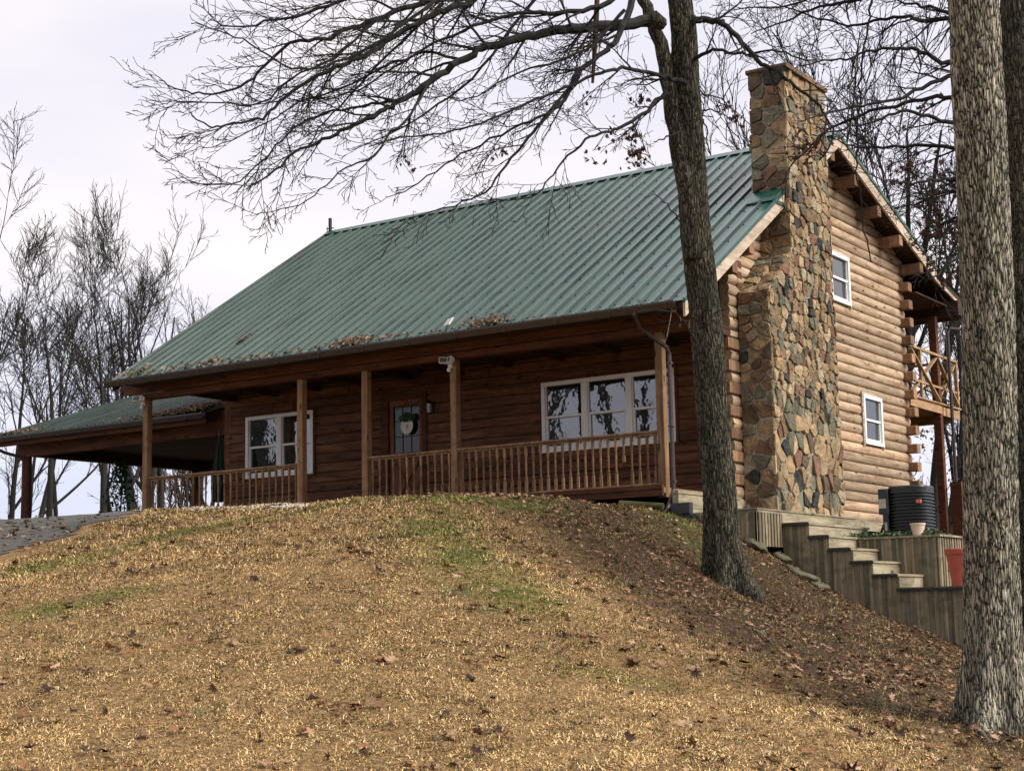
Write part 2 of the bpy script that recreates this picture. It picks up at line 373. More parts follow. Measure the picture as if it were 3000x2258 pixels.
def fbm(x, y, o=4):
    s_ = 0; a = .5; t_ = 0
    for i in range(o): s_ = s_+a*vnoise(x*2**i+17*i, y*2**i+31*i); t_ += a; a *= .55
    return s_/t_
def segd(x, y, pl):
    d = np.full(x.shape, 1e9)
    for (a, b) in zip(pl[:-1], pl[1:]):
        a = np.array(a[:2]); b = np.array(b[:2]); ab = b-a; t = np.clip(((x-a[0])*ab[0]+(y-a[1])*ab[1])/(ab@ab), 0, 1)
        d = np.minimum(d, np.hypot(x-a[0]-t*ab[0], y-a[1]-t*ab[1]))
    return d
# bare, leaf covered ground: to the right of this line down the slope
EDGE = [at(*p)[:2] for p in [(1300, 1452, 23.5), (1420, 1500, 21.5), (1560, 1600, 19.5), (1720, 1700, 18), (1950, 1850, 16), (2150, 2000, 13.6), (2500, 2150, 12), (3000, 2300, 10.4)]]
def litter(x, y):
    ex = np.array([p[0] for p in EDGE]); ey = np.array([p[1] for p in EDGE])
    sg = np.full(x.shape, 0.0); best = np.full(x.shape, 1e9)
    for (a, b) in zip(EDGE[:-1], EDGE[1:]):
        ab = np.array(b)-a; t = np.clip(((x-a[0])*ab[0]+(y-a[1])*ab[1])/(ab@ab), 0, 1)
        d = np.hypot(x-a[0]-t*ab[0], y-a[1]-t*ab[1]); cr_ = ab[0]*(y-a[1])-ab[1]*(x-a[0])
        m = d < best; best[m] = d[m]; sg[m] = np.sign(cr_[m])
    s = best*sg+1.5*(fbm(x*.9, y*.9)-.5)
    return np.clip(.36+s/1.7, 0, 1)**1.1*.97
GREEN = [([at(*p)[:2] for p in [(1100, 1462, 23.8), (1330, 1458, 23.2), (1520, 1465, 22.8)]], .55, 1.4),
         ([at(*p)[:2] for p in [(60, 1690, 19), (300, 1610, 20), (620, 1540, 21.5), (950, 1500, 23)]], .38, .95),
         ([at(*p)[:2] for p in [(1250, 1560, 20.5), (1400, 1700, 17.4), (1550, 1800, 15.6)]], .5, .95),
         ([at(*p)[:2] for p in [(70, 1810, 16), (200, 1790, 16.4), (380, 1760, 16.8)]], .28, 1.1),
         ([at(*p)[:2] for p in [(1600, 1950, 13), (1900, 2010, 12.8)]], .3, .5),
         ([at(*p)[:2] for p in [(1950, 1490, 25), (2020, 1560, 24), (2070, 1610, 23)]], .5, .8),
         ([at(*p)[:2] for p in [(1250, 1470, 23), (1300, 1560, 20.5)]], .5, .6)]
def green(x, y):
    g_ = np.zeros(x.shape)
    for pl, r_, k in GREEN: g_ = np.maximum(g_, k*np.exp(-(segd(x, y, pl)/r_)**2))
    return np.clip(g_, 0, 1)
DRIVE = [at(*p)[:2] for p in [(0, 1640, 20.3), (130, 1606, 21.2), (269, 1563, 22.6), (336, 1530, 23.8), (423, 1496, 25.5)]]
DRIVE_POLY = [tuple(p) for p in DRIVE]+[(-11.5, -3.2), (-12.9, -1.5), (-13.0, 8.5), (-24, 9), (-40, 2), (-40, -12), (-24, -19), (-14, -16.8)]
def inpoly(x, y, P):
    c = np.zeros(x.shape, bool); n = len(P)
    for i in range(n):
        x0, y0 = P[i]; x1, y1 = P[(i+1) % n]
        k = ((y0 > y) != (y1 > y)) & (x < (x1-x0)*(y-y0)/(y1-y0+1e-12)+x0); c ^= k
    return c
def axis_(a, b, fine, lo, hi):
    mid = np.arange(a, b, fine)
    def out(s, e_, sg):
        r = []; st = fine; p = s
        while abs(p) < abs(e_): st *= 1.25; p += sg*st; r.append(p)
        return r
    return np.array(out(a, lo, -1)[::-1]+list(mid)+out(b, hi, 1))
xs = axis_(-26, 15, .22, -900, 900); ys = axis_(-27, 14, .22, -900, 1200)
XX, YY = np.meshgrid(xs, ys, indexing='ij'); fx, fy = XX.ravel(), YY.ravel(); fz = hz(fx, fy)
nx, ny = XX.shape
def grid_mesh(name, z, mask=None):
    me = bpy.data.meshes.new(name); idx = np.arange(nx*ny).reshape(nx, ny)
    q = np.stack([idx[:-1, :-1], idx[1:, :-1], idx[1:, 1:], idx[:-1, 1:]], -1).reshape(-1, 4)
    if mask is not None:
        q = q[mask[q].all(1)]; used = np.unique(q); rm = np.full(nx*ny, -1); rm[used] = np.arange(len(used)); q = rm[q]
        co = np.c_[fx, fy, z][used]
    else: co = np.c_[fx, fy, z]; used = np.arange(nx*ny)
    me.vertices.add(len(co)); me.vertices.foreach_set('co', co.astype(np.float32).ravel())
    me.loops.add(len(q)*4); me.loops.foreach_set('vertex_index', q.astype(np.int32).ravel())
    me.polygons.add(len(q)); me.polygons.foreach_set('loop_start', np.arange(0, len(q)*4, 4, dtype=np.int32))
    me.polygons.foreach_set('loop_total', np.full(len(q), 4, dtype=np.int32))
    me.polygons.foreach_set('use_smooth', np.ones(len(q), dtype=bool)); me.update(); me.validate()
    o = bpy.data.objects.new(name, me); C.objects.link(o); return o, used
gr, _ = grid_mesh('ground', fz); gr['kind'] = 'structure'; gr.data.materials.append(M['ground'])
for nm, fn in (('litter', litter), ('green', green)):
    a = gr.data.attributes.new(nm, 'FLOAT', 'POINT'); a.data.foreach_set('value', fn(fx, fy).astype(np.float32))
mk = inpoly(fx+1.1*(fbm(fx*1.4, fy*1.4)-.5), fy+1.1*(fbm(fx*1.4+50, fy*1.4)-.5), DRIVE_POLY)
dr, _ = grid_mesh('driveway', fz+.010, mk); dr['kind'] = 'structure'; dr.data.materials.append(M['asphalt'])
# ------------------------------------------------------------------ log cabin
XL, D, FL = -12.6, 8.29, -1.26
def roof_z(y):
    if y <= 3.8: return 6.11-.6514*(3.8-y)
    if y <= 9.3: return 6.11-.338*(y-3.8)
    return 4.251-.2*(y-9.3)
cabin = thing('log_cabin', 'brown log cabin with green metal roof, long front porch and stone chimney on the gable', 'cabin', (-6, 3, FL))
WIN = [  # wall, a0, a1, z0, z1
    ('f', -11.93, -9.99, -.25, 1.10), ('f', -4.21, -1.33, -.25, 1.10), ('f', -8.05, -7.02, FL, 1.17)]
GWIN = [(4.22, 5.22, 2.86, 3.87), (5.63, 6.66, .06, 1.09)]
# front wall, flat logs with V grooves
mb = MB(); z = -1.4484; rr = random.Random(3)
while z < 3.2:
    zc = z+.1; segs = [(XL, 0.0)]
    for (_, a0, a1, z0, z1) in WIN:
        if z0 < zc < z1:
            ns = []
            for (p, q) in segs:
                if a0 > p and a1 < q: ns += [(p, a0), (a1, q)]
                else: ns.append((p, q))
            segs = ns
    for (p, q) in segs:
        cuts = [p]
        while q-cuts[-1] > 4.5:
            c_ = cuts[-1]+rr.uniform(2.0, 4.2)
            if q-c_ > .6: cuts.append(c_)
            else: break
        cuts.append(q)
        for (c0, c1) in zip(cuts[:-1], cuts[1:]):
            dy = rr.uniform(-.004, .004)
            mb.box(c0+.004, c1-.004, dy, .19, z+.002, z+.198, rr.random(), bev=.022)
    z += .2
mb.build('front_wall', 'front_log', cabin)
# projecting butt ends of the front wall logs at the gable corner
mb = MB()
for k in range(7):
    zz = -1.13+.4*k+.0
    mb = MB(); mb.box(-.205, .012, -.50, -.05, zz, zz+.19, rr.random(), bev=.012); mb.build('log_end', 'end_log', cabin)
# gable wall: D shaped logs cut to the roof slope
def dlog(mb, y0f, y1f, z, th=.19, h=.2, var=None, x0=0.0, bul=.055):
    prof = [(-th, .0)]+[(-bul+bul*1.0*math.cos(t), .1+.097*math.sin(t)) for t in [R(a) for a in (-90, -66, -42, -20, 0, 20, 42, 66, 90)]]+[(-th, .197)]
    ny_ = 1; vs = []; ys_ = [None, None]
    for f in (y0f, y1f):
        for (px, pz) in prof: vs.append((x0+px, f(z+pz), z+pz))
    n = len(prof); fs = [tuple(range(n)), tuple(range(n, 2*n))[::-1]]+[(i, n+i, n+(i+1) % n, (i+1) % n) for i in range(n)]
    return mb.poly(vs, fs, var)
mb = MB(); RT = .17
kz = -1.5478; k = 0
while kz < 5.9:
    even = (k % 2 == 0)
    lo = -.36
    hi = D+(.14 if not even else -.02)
    def yf(zz, lo=lo): return max(lo, 3.8-(6.11-RT-zz)/.6514)
    def yr(zz, hi=hi): return min(hi, 3.8+(6.11-RT-zz)/.338)
    if yr(kz) - yf(kz) > .15:
        zc = kz+.1; segs = [(yf, yr)]
        for (a0, a1, z0, z1) in GWIN:
            if z0 < zc < z1:
                segs = [(yf, (lambda zz, a0=a0: a0)), ((lambda zz, a1=a1: a1), yr)]
        for (p, q) in segs: dlog(mb, p, q, kz, var=rr.random())
    kz += .2; k += 1
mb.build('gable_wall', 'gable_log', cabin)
mb = MB()
for k in range(14):      # butt ends of the rear wall logs
    zt = 3.852-.4*k
    mb = MB(); mb.box(-.2, .2, D-.12, D+.11, zt-.2, zt-.005, rr.random(), bev=.02); mb.build('log_end', 'end_log', cabin)
# purlin ends carrying the rake
mb = MB()
for (y, zt) in [(8.35, 4.26), (7.15, 4.66), (5.95, 5.06), (4.75, 5.46), (3.55, 5.72), (-.35, 3.12), (-1.05, 2.66), (-1.85, 2.15)]:
    zt = min(zt, roof_z(y)-.20)
    mb = MB(); mb.box(-.3, .47, y-.1, y+.1, zt-.22, zt, rr.random(), bev=.012); mb.build('purlin', 'end_log', cabin)
# remaining walls and floor
mb = MB()
kz = -1.5478
while kz < 4.0:
    mb.box(XL, -.2, D-.19, D, kz+.002, kz+.198, bev=.02); kz += .2
mb.build('rear_wall', 'front_log', cabin)
mb = MB(); kz = -1.5478
while kz < 5.6:
    y0 = max(.0, 3.8-(6.11-.3-kz-.2)/.6514); y1 = min(D-.2, 3.8+(6.11-.3-kz-.2)/.338)
    if y1-y0 > .3: mb.box(XL, XL+.19, y0, y1, kz+.002, kz+.198, bev=.02)
    kz += .2
mb.build('left_wall', wood('left_wall_wood', (.045, .016, .007), (.12, .045, .02), (.2, .085, .038), 'y'), cabin)
mb = MB(); mb.box(XL+.2, -.2, .2, D-.2, FL-.2, FL, .5); mb.box(-.18, .0, .0, D-.1, -2.2, -1.555, .5)
mb.build('foundation', 'mortar', cabin)
mb = MB()
mb.box(XL+.25, -.25, 2.4, 2.45, FL, 3.0, .5)
mb.build('interior_partition', 'dark_room', cabin)
mb = MB(); mb.box(-12.85, -.36, -2.32, -.03, FL-.09, FL-.0, .4); mb.build('porch_floor', 'rail_wood', cabin)
mb = MB(); mb.box(-12.85, -.36, -2.38, -2.33, FL-.14, FL+.04, .3); mb.box(-12.85, -.36, -2.40, -2.385, FL-.03, FL+.035, .3)
mb.build('porch_rim_board', 'dark_wood', cabin)
mb = MB()
for (z0, z1, v) in ((-1.40, -1.345, .9), (-1.62, -1.412, .7), (-1.86, -1.63, .8), (-2.05, -1.87, .6)):
    mb.box(-.05, .06, -2.62, -.30, z0, z1, v)
mb.build('porch_side_skirt', 'step_wood', cabin)

# roof ------------------------------------------------------------
roof = MB(); XR0 = -12.85; XR1 = .5
def ribbed(y0, z0, y1, z1, x0=XR0, x1=XR1, pitch=.29, mbx=None, tail=0):
    L_ = math.hypot(y1-y0, z1-z0); ny_, nz_ = -(z1-z0)/L_, (y1-y0)/L_
    if nz_ < 0: ny_, nz_ = -ny_, -nz_
    pr = []; x = x0
    while x < x1-.02:
        w_ = min(pitch, x1-x)
        pr += [(x, 0), (x+.006, .040), (x+.030, .040), (x+.056, 0)]
        if w_ > .2: pr += [(x+.13, 0), (x+.136, .005), (x+.150, .005), (x+.156, 0)]
        x += pitch
    pr.append((x1, 0)); vs = []
    rows = 9
    for j in range(rows):
        t = j/(rows-1)
        for (px, ph) in pr:
            q = ph+.0015*math.sin(px*5.1+j*2.3)*(1 if ph == 0 else 0)
            vs.append((px, y0+(y1-y0)*t+ny_*q, z0+(z1-z0)*t+nz_*q))
    n = len(pr); fs = [(j*n+i, j*n+i+1, (j+1)*n+i+1, (j+1)*n+i) for j in range(rows-1) for i in range(n-1)]
    T_ = mbx or roof; T_.poly(vs, fs, .5)
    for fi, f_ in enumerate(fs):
        if pr[f_[0] % n][1] >= .039 and pr[(f_[0]+1) % n][1] == 0: T_.a[len(T_.a)-len(fs)+fi] = .1  # right rib faces marked to take the painted shade
    # screws
    k = 0; nrow = int(L_/.75)
    for j in range(nrow+1):
        t = (j+.25)/(nrow+.5); x = x0+.09
        while x < x1-.05:
            p = (x+random.uniform(-.01, .01), y0+(y1-y0)*t, z0+(z1-z0)*t)
            (mbx or roof).box(p[0]-.009, p[0]+.009, p[1]-.009, p[1]+.009, p[2]-.004, p[2]+.016, .1)
            x += pitch
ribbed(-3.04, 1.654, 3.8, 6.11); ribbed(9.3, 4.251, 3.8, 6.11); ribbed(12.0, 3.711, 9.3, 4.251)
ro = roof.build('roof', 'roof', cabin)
mb = MB()   # soffit sheets follow the slopes, under the metal
def slab(mbx, y0, z0, y1, z1, x0, x1, t0, t1, var=.5):
    vs = [(x, y, zz-t) for x in (x0, x1) for (y, zz, t) in ((y0, z0, t0), (y1, z1, t0), (y1, z1, t1), (y0, z0, t1))]
    mbx.poly(vs, [(0, 1, 2, 3), (7, 6, 5, 4), (0, 4, 5, 1), (1, 5, 6, 2), (2, 6, 7, 3), (3, 7, 4, 0)], var)
for (y0, z0, y1, z1) in ((-3.0, 1.68, 3.8, 6.11), (3.8, 6.11, 9.3, 4.251), (9.3, 4.251, 11.9, 3.731)):
    slab(mb, y0, z0, y1, z1, XR0+.03, XR1-.05, .012, .14)
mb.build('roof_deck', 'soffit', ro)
mb = MB()
for s in (-1, 1):
    pts = [(x, 3.8+s*.17, 6.11-(.6514 if s < 0 else .338)*.17+.045) for x in (XR0-.02, XR1+.02)]
    pk = [(x, 3.8, 6.165) for x in (XR0-.02, XR1+.02)]
    mb.poly(pts+pk, [(0, 1, 3, 2)], .5)
mb.build('ridge_cap', 'roof', ro)
for (nm, a, b, off, x) in (('rake_board', (-3.0, 1.68), (3.8, 6.11), .02, .46), ('rake_board', (3.8, 6.11), (9.3, 4.251), .02, .46), ('rake_board', (9.3, 4.251), (11.95, 3.721), .02, .40)):
    mb = MB(); slab(mb, a[0], a[1], b[0], b[1], x, x+.045, off, off+(.27 if x > .45 else .2), random.uniform(.4, .7)); mb.build(nm, 'rake_wood', ro)
mb = MB(); slab(mb, -3.0, 1.68, 3.8, 6.11, XR0-.02, XR0+.02, .02, .24); slab(mb, 3.8, 6.11, 11.9, 3.6, XR0-.02, XR0+.02, .02, .24)
mb.build('rake_board', 'dark_wood', ro)
mb = MB()   # metal edge trim along rake
slab(mb, -3.05, 1.65, 3.8, 6.11, .49, .525, -.035, .045); slab(mb, 3.8, 6.11, 9.3, 4.251, .49, .525, -.035, .045); slab(mb, 9.3, 4.251, 12.0, 3.711, .43, .46, -.03, .04)
mb.build('rake_trim', 'roof', ro)
# cricket flashing beside the chimney
mb = MB()
mb.poly([(-.10, .62, 4.075), (.52, .62, 4.075), (.52, 1.10, 4.42), (-.10, 1.10, 4.42), (.52, .74, 4.20), (-.10, .95, 4.33)], [(0, 1, 4, 5), (5, 4, 2, 3), (1, 2, 4)], .5)
mb.box(.46, .53, .62, 1.08, 4.02, 4.08, .4)
mb.build('chimney_flashing', 'roof', ro)
# eave, fascia, beam, ceiling
mb = MB(); mb.box(-13.2, .45, -2.38, -2.30, 1.46, 1.765, .75, bev=.01); mb.build('eave_beam', 'dark_wood', cabin)
mb = MB(); mb.box(-12.95, .2, -2.32, -2.10, 1.335, 1.455, .9, bev=.01); mb.build('porch_header', 'dark_wood', cabin)
mb = MB()
mb.box(-12.8, .40, -2.98, -2.40, 1.60, 1.63, .5)
mb.box(-12.6, .0, -2.29, -.01, 1.60, 1.64, .5)
for x in np.arange(-12.3, 0, 1.22): mb.box(x, x+.09, -2.1, -.01, 1.48, 1.60, .5)
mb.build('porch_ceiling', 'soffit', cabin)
def gutter(x0, x1, y, zt, parent, seam=1.05, s=1):
    m_ = MB(); pr = [(.0, .0), (.0, -.125), (-.075, -.125), (-.105, -.055), (-.115, -.03), (-.115, .0), (-.108, .0), (-.100, -.03), (-.07, -.118), (-.006, -.118), (-.006, 0)]
    vs = [(x, y+p*s, zt+q) for x in (x0, x1) for (p, q) in pr]; n = len(pr)
    m_.poly(vs, [tuple(range(n))[::-1], tuple(range(n, 2*n))]+[(i, (i+1) % n, n+(i+1) % n, n+i) for i in range(n)], .5)
    x = x0+.6
    while x < x1:
        m_.box(x, x+.025, y-.12*s if s > 0 else y, y if s > 0 else y+.12, zt-.13, zt-.128+.012, .9)
        m_.box(x, x+.02, y-.119, y-.112, zt-.07, zt+.012, .95) if s > 0 else None
        x += seam
    return m_.build('gutter', 'gutter', parent)
gutter(-12.98, .36, -3.035, 1.655, cabin)
mb = MB()
mb.tube([(-.38, -3.09, 1.55), (-.38, -3.09, 1.50), (-.36, -2.95, 1.30), (-.13, -2.50, 1.02), (-.12, -2.44, .90)], .036, 8)
mb.tube([(-.12, -2.44, .92), (-.12, -2.44, -1.32), (-.12, -2.5, -1.42), (-.14, -2.72, -1.75), (-.14, -2.74, -1.95)], .036, 8)
for zz in (.75, -.3, -1.2): mb.box(-.165, -.075, -2.485, -2.395, zz, zz+.03)
mb.build('downspout', 'gutter', cabin)
mb = MB(); mb.tube([(.30, -3.05, 1.58), (.22, -3.0, 1.35), (.10, -2.9, 1.12), (-.10, -2.6, 1.08), (-.3, -2.4, 1.2)], .007, 5)
mb.build('loose_cable', 'label_paper', cabin)
# posts
for x in (-12.74, -8.44, -6.82, -4.74, -.49):
    m_ = MB(); m_.box(x, x+.14, -2.27, -2.13, FL-.16 if x > -1 else FL-.0, 1.335, bev=.006); m_.build('porch_post', 'post_wood', cabin)
# railings with turned balusters
def baluster_proto(m_, x, y, z0, z1, v, drop=0.0):
    h = z1-z0; w_ = .022
    def zz(t): return z0+h*t
    m_.box(x-w_, x+w_, y-w_, y+w_, zz(0), zz(.26), v, bev=.004)
    m_.box(x-w_, x+w_, y-w_, y+w_, zz(.80), zz(1), v, bev=.004)
    m_.lathe((x, y, 0), [(w_*.7, zz(.26)), (w_*1.15, zz(.28)), (w_*.7, zz(.295)), (w_*1.2, zz(.315)), (w_*.62, zz(.34)), (w_*.8, zz(.5)), (w_*.95, zz(.58)), (w_*.62, zz(.70)),
                        (w_*1.15, zz(.725)), (w_*.7, zz(.745)), (w_*1.2, zz(.77)), (w_*.7, zz(.80))], 8, v)
HR = -.298
def railing(x0, x1, n, skip=()):
    m_ = MB(); m_.box(x0, x1, -2.255, -2.145, HR-.04, HR, rr.random(), bev=.008); m_.box(x0, x1, -2.225, -2.175, HR-.075, HR-.042, .4)
    r_ = m_.build('railing', 'rail_wood', cabin)
    m_ = MB(); m_.box(x0, x1, -2.25, -2.15, -1.205, -1.174, .9, bev=.006); m_.build('bottom_rail', 'rail_wood', r_)
    for i in range(n):
        x = x0+(x1-x0)*(i+.5)/n
        m_ = MB(); z0 = -1.174
        if i in skip: z0 = -.78
        baluster_proto(m_, x, -2.2, z0, HR-.075, rr.random()); m_.build('baluster', 'rail_wood', r_)
railing(-12.60, -8.44, 24); railing(-6.68, -4.74, 12); railing(-4.60, -.49, 27, skip=(22,))
# windows
def window(wall, a0, a1, z0, z1, units, blinds=False, parent=cabin):
    def bx(m_, u0, u1, d0, d1, w0, w1, v=.5, bev=0):   # u along wall, d outward
        if wall == 'f': m_.box(u0, u1, -d1, -d0, w0, w1, v, bev)
        else: m_.box(d0, d1, u0, u1, w0, w1, v, bev)
    m_ = MB(); t = .075
    bx(m_, a0, a1, -.06, .045, z1-t, z1); bx(m_, a0, a1, -.06, .05, z0, z0+t*.9)
    bx(m_, a0, a0+t, -.06, .043, z0+t*.9, z1-t); bx(m_, a1-t, a1, -.06, .043, z0+t*.9, z1-t)
    uw = (a1-a0)/units
    for i in range(1, units): bx(m_, a0+uw*i-.065, a0+uw*i+.065, -.06, .041, z0+t*.9, z1-t)
    if wall == 'f':
        pass
    wo_ = m_.build('window', 'white_vinyl', parent)
    zm = (z0+z1)/2
    m_ = MB()
    for i in range(units):
        u0 = a0+uw*i+(t if i == 0 else .065); u1 = a0+uw*(i+1)-(t if i == units-1 else .065); s_ = .04
        bx(m_, u0, u1, -.03, .015, zm-.022, zm+.022); 
        bx(m_, u0, u0+s_, -.05, -.002, z0+t*.9, zm-.022); bx(m_, u1-s_, u1, -.05, -.002, z0+t*.9, zm-.022)
        bx(m_, u0+s_, u1-s_, -.05, -.002, z0+t*.9, z0+t*.9+.055)
        bx(m_, u0, u0+.02, -.045, .004, zm+.022, z1-t); bx(m_, u1-.02, u1, -.045, .004, zm+.022, z1-t)
    m_.build('sash', 'white_vinyl', wo_)
    for i in range(units):
        u0 = a0+uw*i+.06; u1 = a0+uw*(i+1)-.06
        m_ = MB(); bx(m_, u0, u1, -.040, -.036, z0+.07, zm+.01); bx(m_, u0, u1, -.024, -.020, zm-.01, z1-.05)
        m_.build('pane', 'glass', wo_)
    if blinds:
        m_ = MB(); u0, u1 = blinds; zz = z0+.1
        while zz < z1-.08: bx(m_, u0, u1, -.13, -.10, zz, zz+.012); zz += .055
        m_.build('blind', 'blind', wo_, kind='stuff') if False else m_.build('blind', 'blind', wo_)
    m_ = MB(); tt = .05   # wood trim around
    bx(m_, a0-tt, a0-.002, .0, .03, z0-tt, z1+tt); bx(m_, a1+.002, a1+tt, .0, .03, z0-tt, z1+tt); bx(m_, a0, a1, .0, .028, z1+.002, z1+tt)
    m_.build('trim', 'dark_wood' if wall == 'f' else 'rake_wood', wo_)
    return wo_
window('f', *WIN[0][1:], 2, (-11.0, -10.05)); window('f', *WIN[1][1:], 3)
window('g', *GWIN[0], 1); window('g', *GWIN[1], 1)
# near-black panels standing in for the unlit rooms behind the gable windows
for (a0, a1, z0, z1) in GWIN: mb = MB(); mb.box(-.9, -.85, a0-.4, a1+.6, z0-.3, z1+.3, .5); mb.build('dark_room_panel', 'dark_room', cabin)
# door
dx0, dx1, dz1 = -7.96, -7.10, 1.10
m_ = MB()
m_.box(-8.16, dx0-.002, -.035, .1, FL, dz1+.12); m_.box(dx1+.002, -6.98, -.035, .1, FL, dz1+.12); m_.box(dx0, dx1, -.035, .1, dz1+.002, dz1+.12)
m_.build('door_frame', 'dark_wood', cabin)
m_ = MB()
m_.box(dx0, dx0+.10, .02, .07, FL+.02, dz1); m_.box(dx1-.10, dx1, .02, .07, FL+.02, dz1); m_.box(dx0+.1, dx1-.1, .02, .07, dz1-.12, dz1)
m_.box(dx0+.1, dx1-.1, .02, .07, -.10, .02); m_.box(dx0+.1, dx1-.1, .035, .07, FL+.02, -.10, .4); m_.box(dx0+.1, dx1-.1, .018, .035, FL+.02, FL+.16)
dcx = (dx0+dx1)/2; dcz = (-.1+FL+.16)/2
for sx in (-1, 1):
    for sz in (-1, 1): m_.bar((dcx, .028, dcz), (dcx+sx*.30, .028, dcz+sz*.42), .05, .07, (0, 1, 0))
door = m_.build('door', wood('front_door_wood', (.07, .03, .015), (.15, .065, .035), (.22, .105, .06), 'z'), cabin)
g_ = G('dim_door_glass', .08, 0, .5); g_.col((.010, .013, .014)); m_ = MB(); m_.box(dx0+.1, dx1-.1, .050, .056, .02, dz1-.12); m_.build('pane', g_.m, door)
m_ = MB()
gw = (dx1-dx0-.2)/3
for i in (1, 2): m_.box(dx0+.1+gw*i-.008, dx0+.1+gw*i+.008, .038, .049, .02, dz1-.12)
for i in (1, 2): m_.box(dx0+.1, dx1-.1, .039, .048, .02+.32*i, .034+.32*i)
m_.build('muntin', 'dark_wood', door)
m_ = MB(); m_.lathe((dx1-.05, -.03, -.26), [(.01, -.03), (.03, -.02), (.035, 0), (.03, .02), (.01, .03)], 10); m_.box(dx1-.055, dx1-.045, -.03, .02, -.265, -.255)
m_.build('handle', 'black_metal', door)
# round sign hanging on the door, dark foliage above, letters
def text_mesh(s, size, ext=.004):
    cu = bpy.data.curves.new('lettering', 'FONT'); cu.body = s; cu.size = size; cu.extrude = ext; cu.align_x = 'CENTER'; cu.align_y = 'CENTER'
    t = bpy.data.objects.new('lettering', cu); C.objects.link(t); bpy.context.view_layer.update()
    me = bpy.data.meshes.new_from_object(t.evaluated_get(bpy.context.evaluated_depsgraph_get()))
    C.objects.unlink(t); bpy.data.objects.remove(t); return me
sgn = thing('door_sign', 'round white sign with dark lettering hanging on the glass front door', 'sign', (-7.47, -.03, .55))
m_ = MB(); vs = []; n = 32
for y in (-.045, -.03):
    for k in range(n): vs.append((-7.47+.155*math.cos(2*math.pi*k/n), y, .55+.17*math.sin(2*math.pi*k/n)))
m_.poly(vs, [tuple(range(n))[::-1], tuple(range(n, 2*n))]+[(k, (k+1) % n, n+(k+1) % n, n+k) for k in range(n)], .5)
m_.build('board', plain('grey_white_paint', (.62, .66, .60), .7, amt=.1), sgn)
for (s_, sz, dx, dz) in (('F', .13, .02, -.03),):
    me = text_mesh(s_, sz); me.transform(Matrix.Translation((dx, -.016, dz)) @ Matrix.Rotation(R(90), 4, 'X'))
    me.materials.append(M['dark_room']); o = bpy.data.objects.new('lettering', me); C.objects.link(o); o.parent = sgn
m_ = MB(); r2 = random.Random(5)
for i in range(170):
    a = r2.uniform(0, 2*math.pi); q = r2.random()**.5; c_ = Vector((-7.45+.20*q*math.cos(a), -.06-r2.random()*.03, .72+.085*q*math.sin(a)))
    d1 = Vector((r2.uniform(-1, 1), r2.uniform(-.4, .2), r2.uniform(-1, 1))).normalized()*.045; d2 = Vector((r2.uniform(-1, 1), r2.uniform(-.4, .2), r2.uniform(-1, 1))).normalized()*.014
    m_.poly([c_-d1, c_+d2, c_+d1, c_-d2], [(0, 1, 2, 3)])
m_.build('foliage_swag', 'evergreen', sgn)
# wall lantern
lan = thing('wall_lantern', 'small black wall lantern with clear glass right of the front door', 'lantern', (-6.84, 0, .85))
m_ = MB(); m_.box(-6.88, -6.80, -.03, 0, .76, .98); m_.bar((-6.84, -.03, .95), (-6.84, -.12, .98), .02, .02); m_.lathe((-6.84, -.12, 0), [(.055, .94), (.065, .95), (.02, 1.0), (.012, 1.02)], 8)
m_.lathe((-6.84, -.12, 0), [(.03, .72), (.05, .74), (.05, .755), (.03, .755)], 8); m_.build('bracket', 'black_metal', lan)
m_ = MB(); m_.lathe((-6.84, -.12, 0), [(.035, .756), (.045, .80), (.047, .938)], 8); m_.build('shade', plain('frosted_glass', (.35, .38, .36), .2), lan)
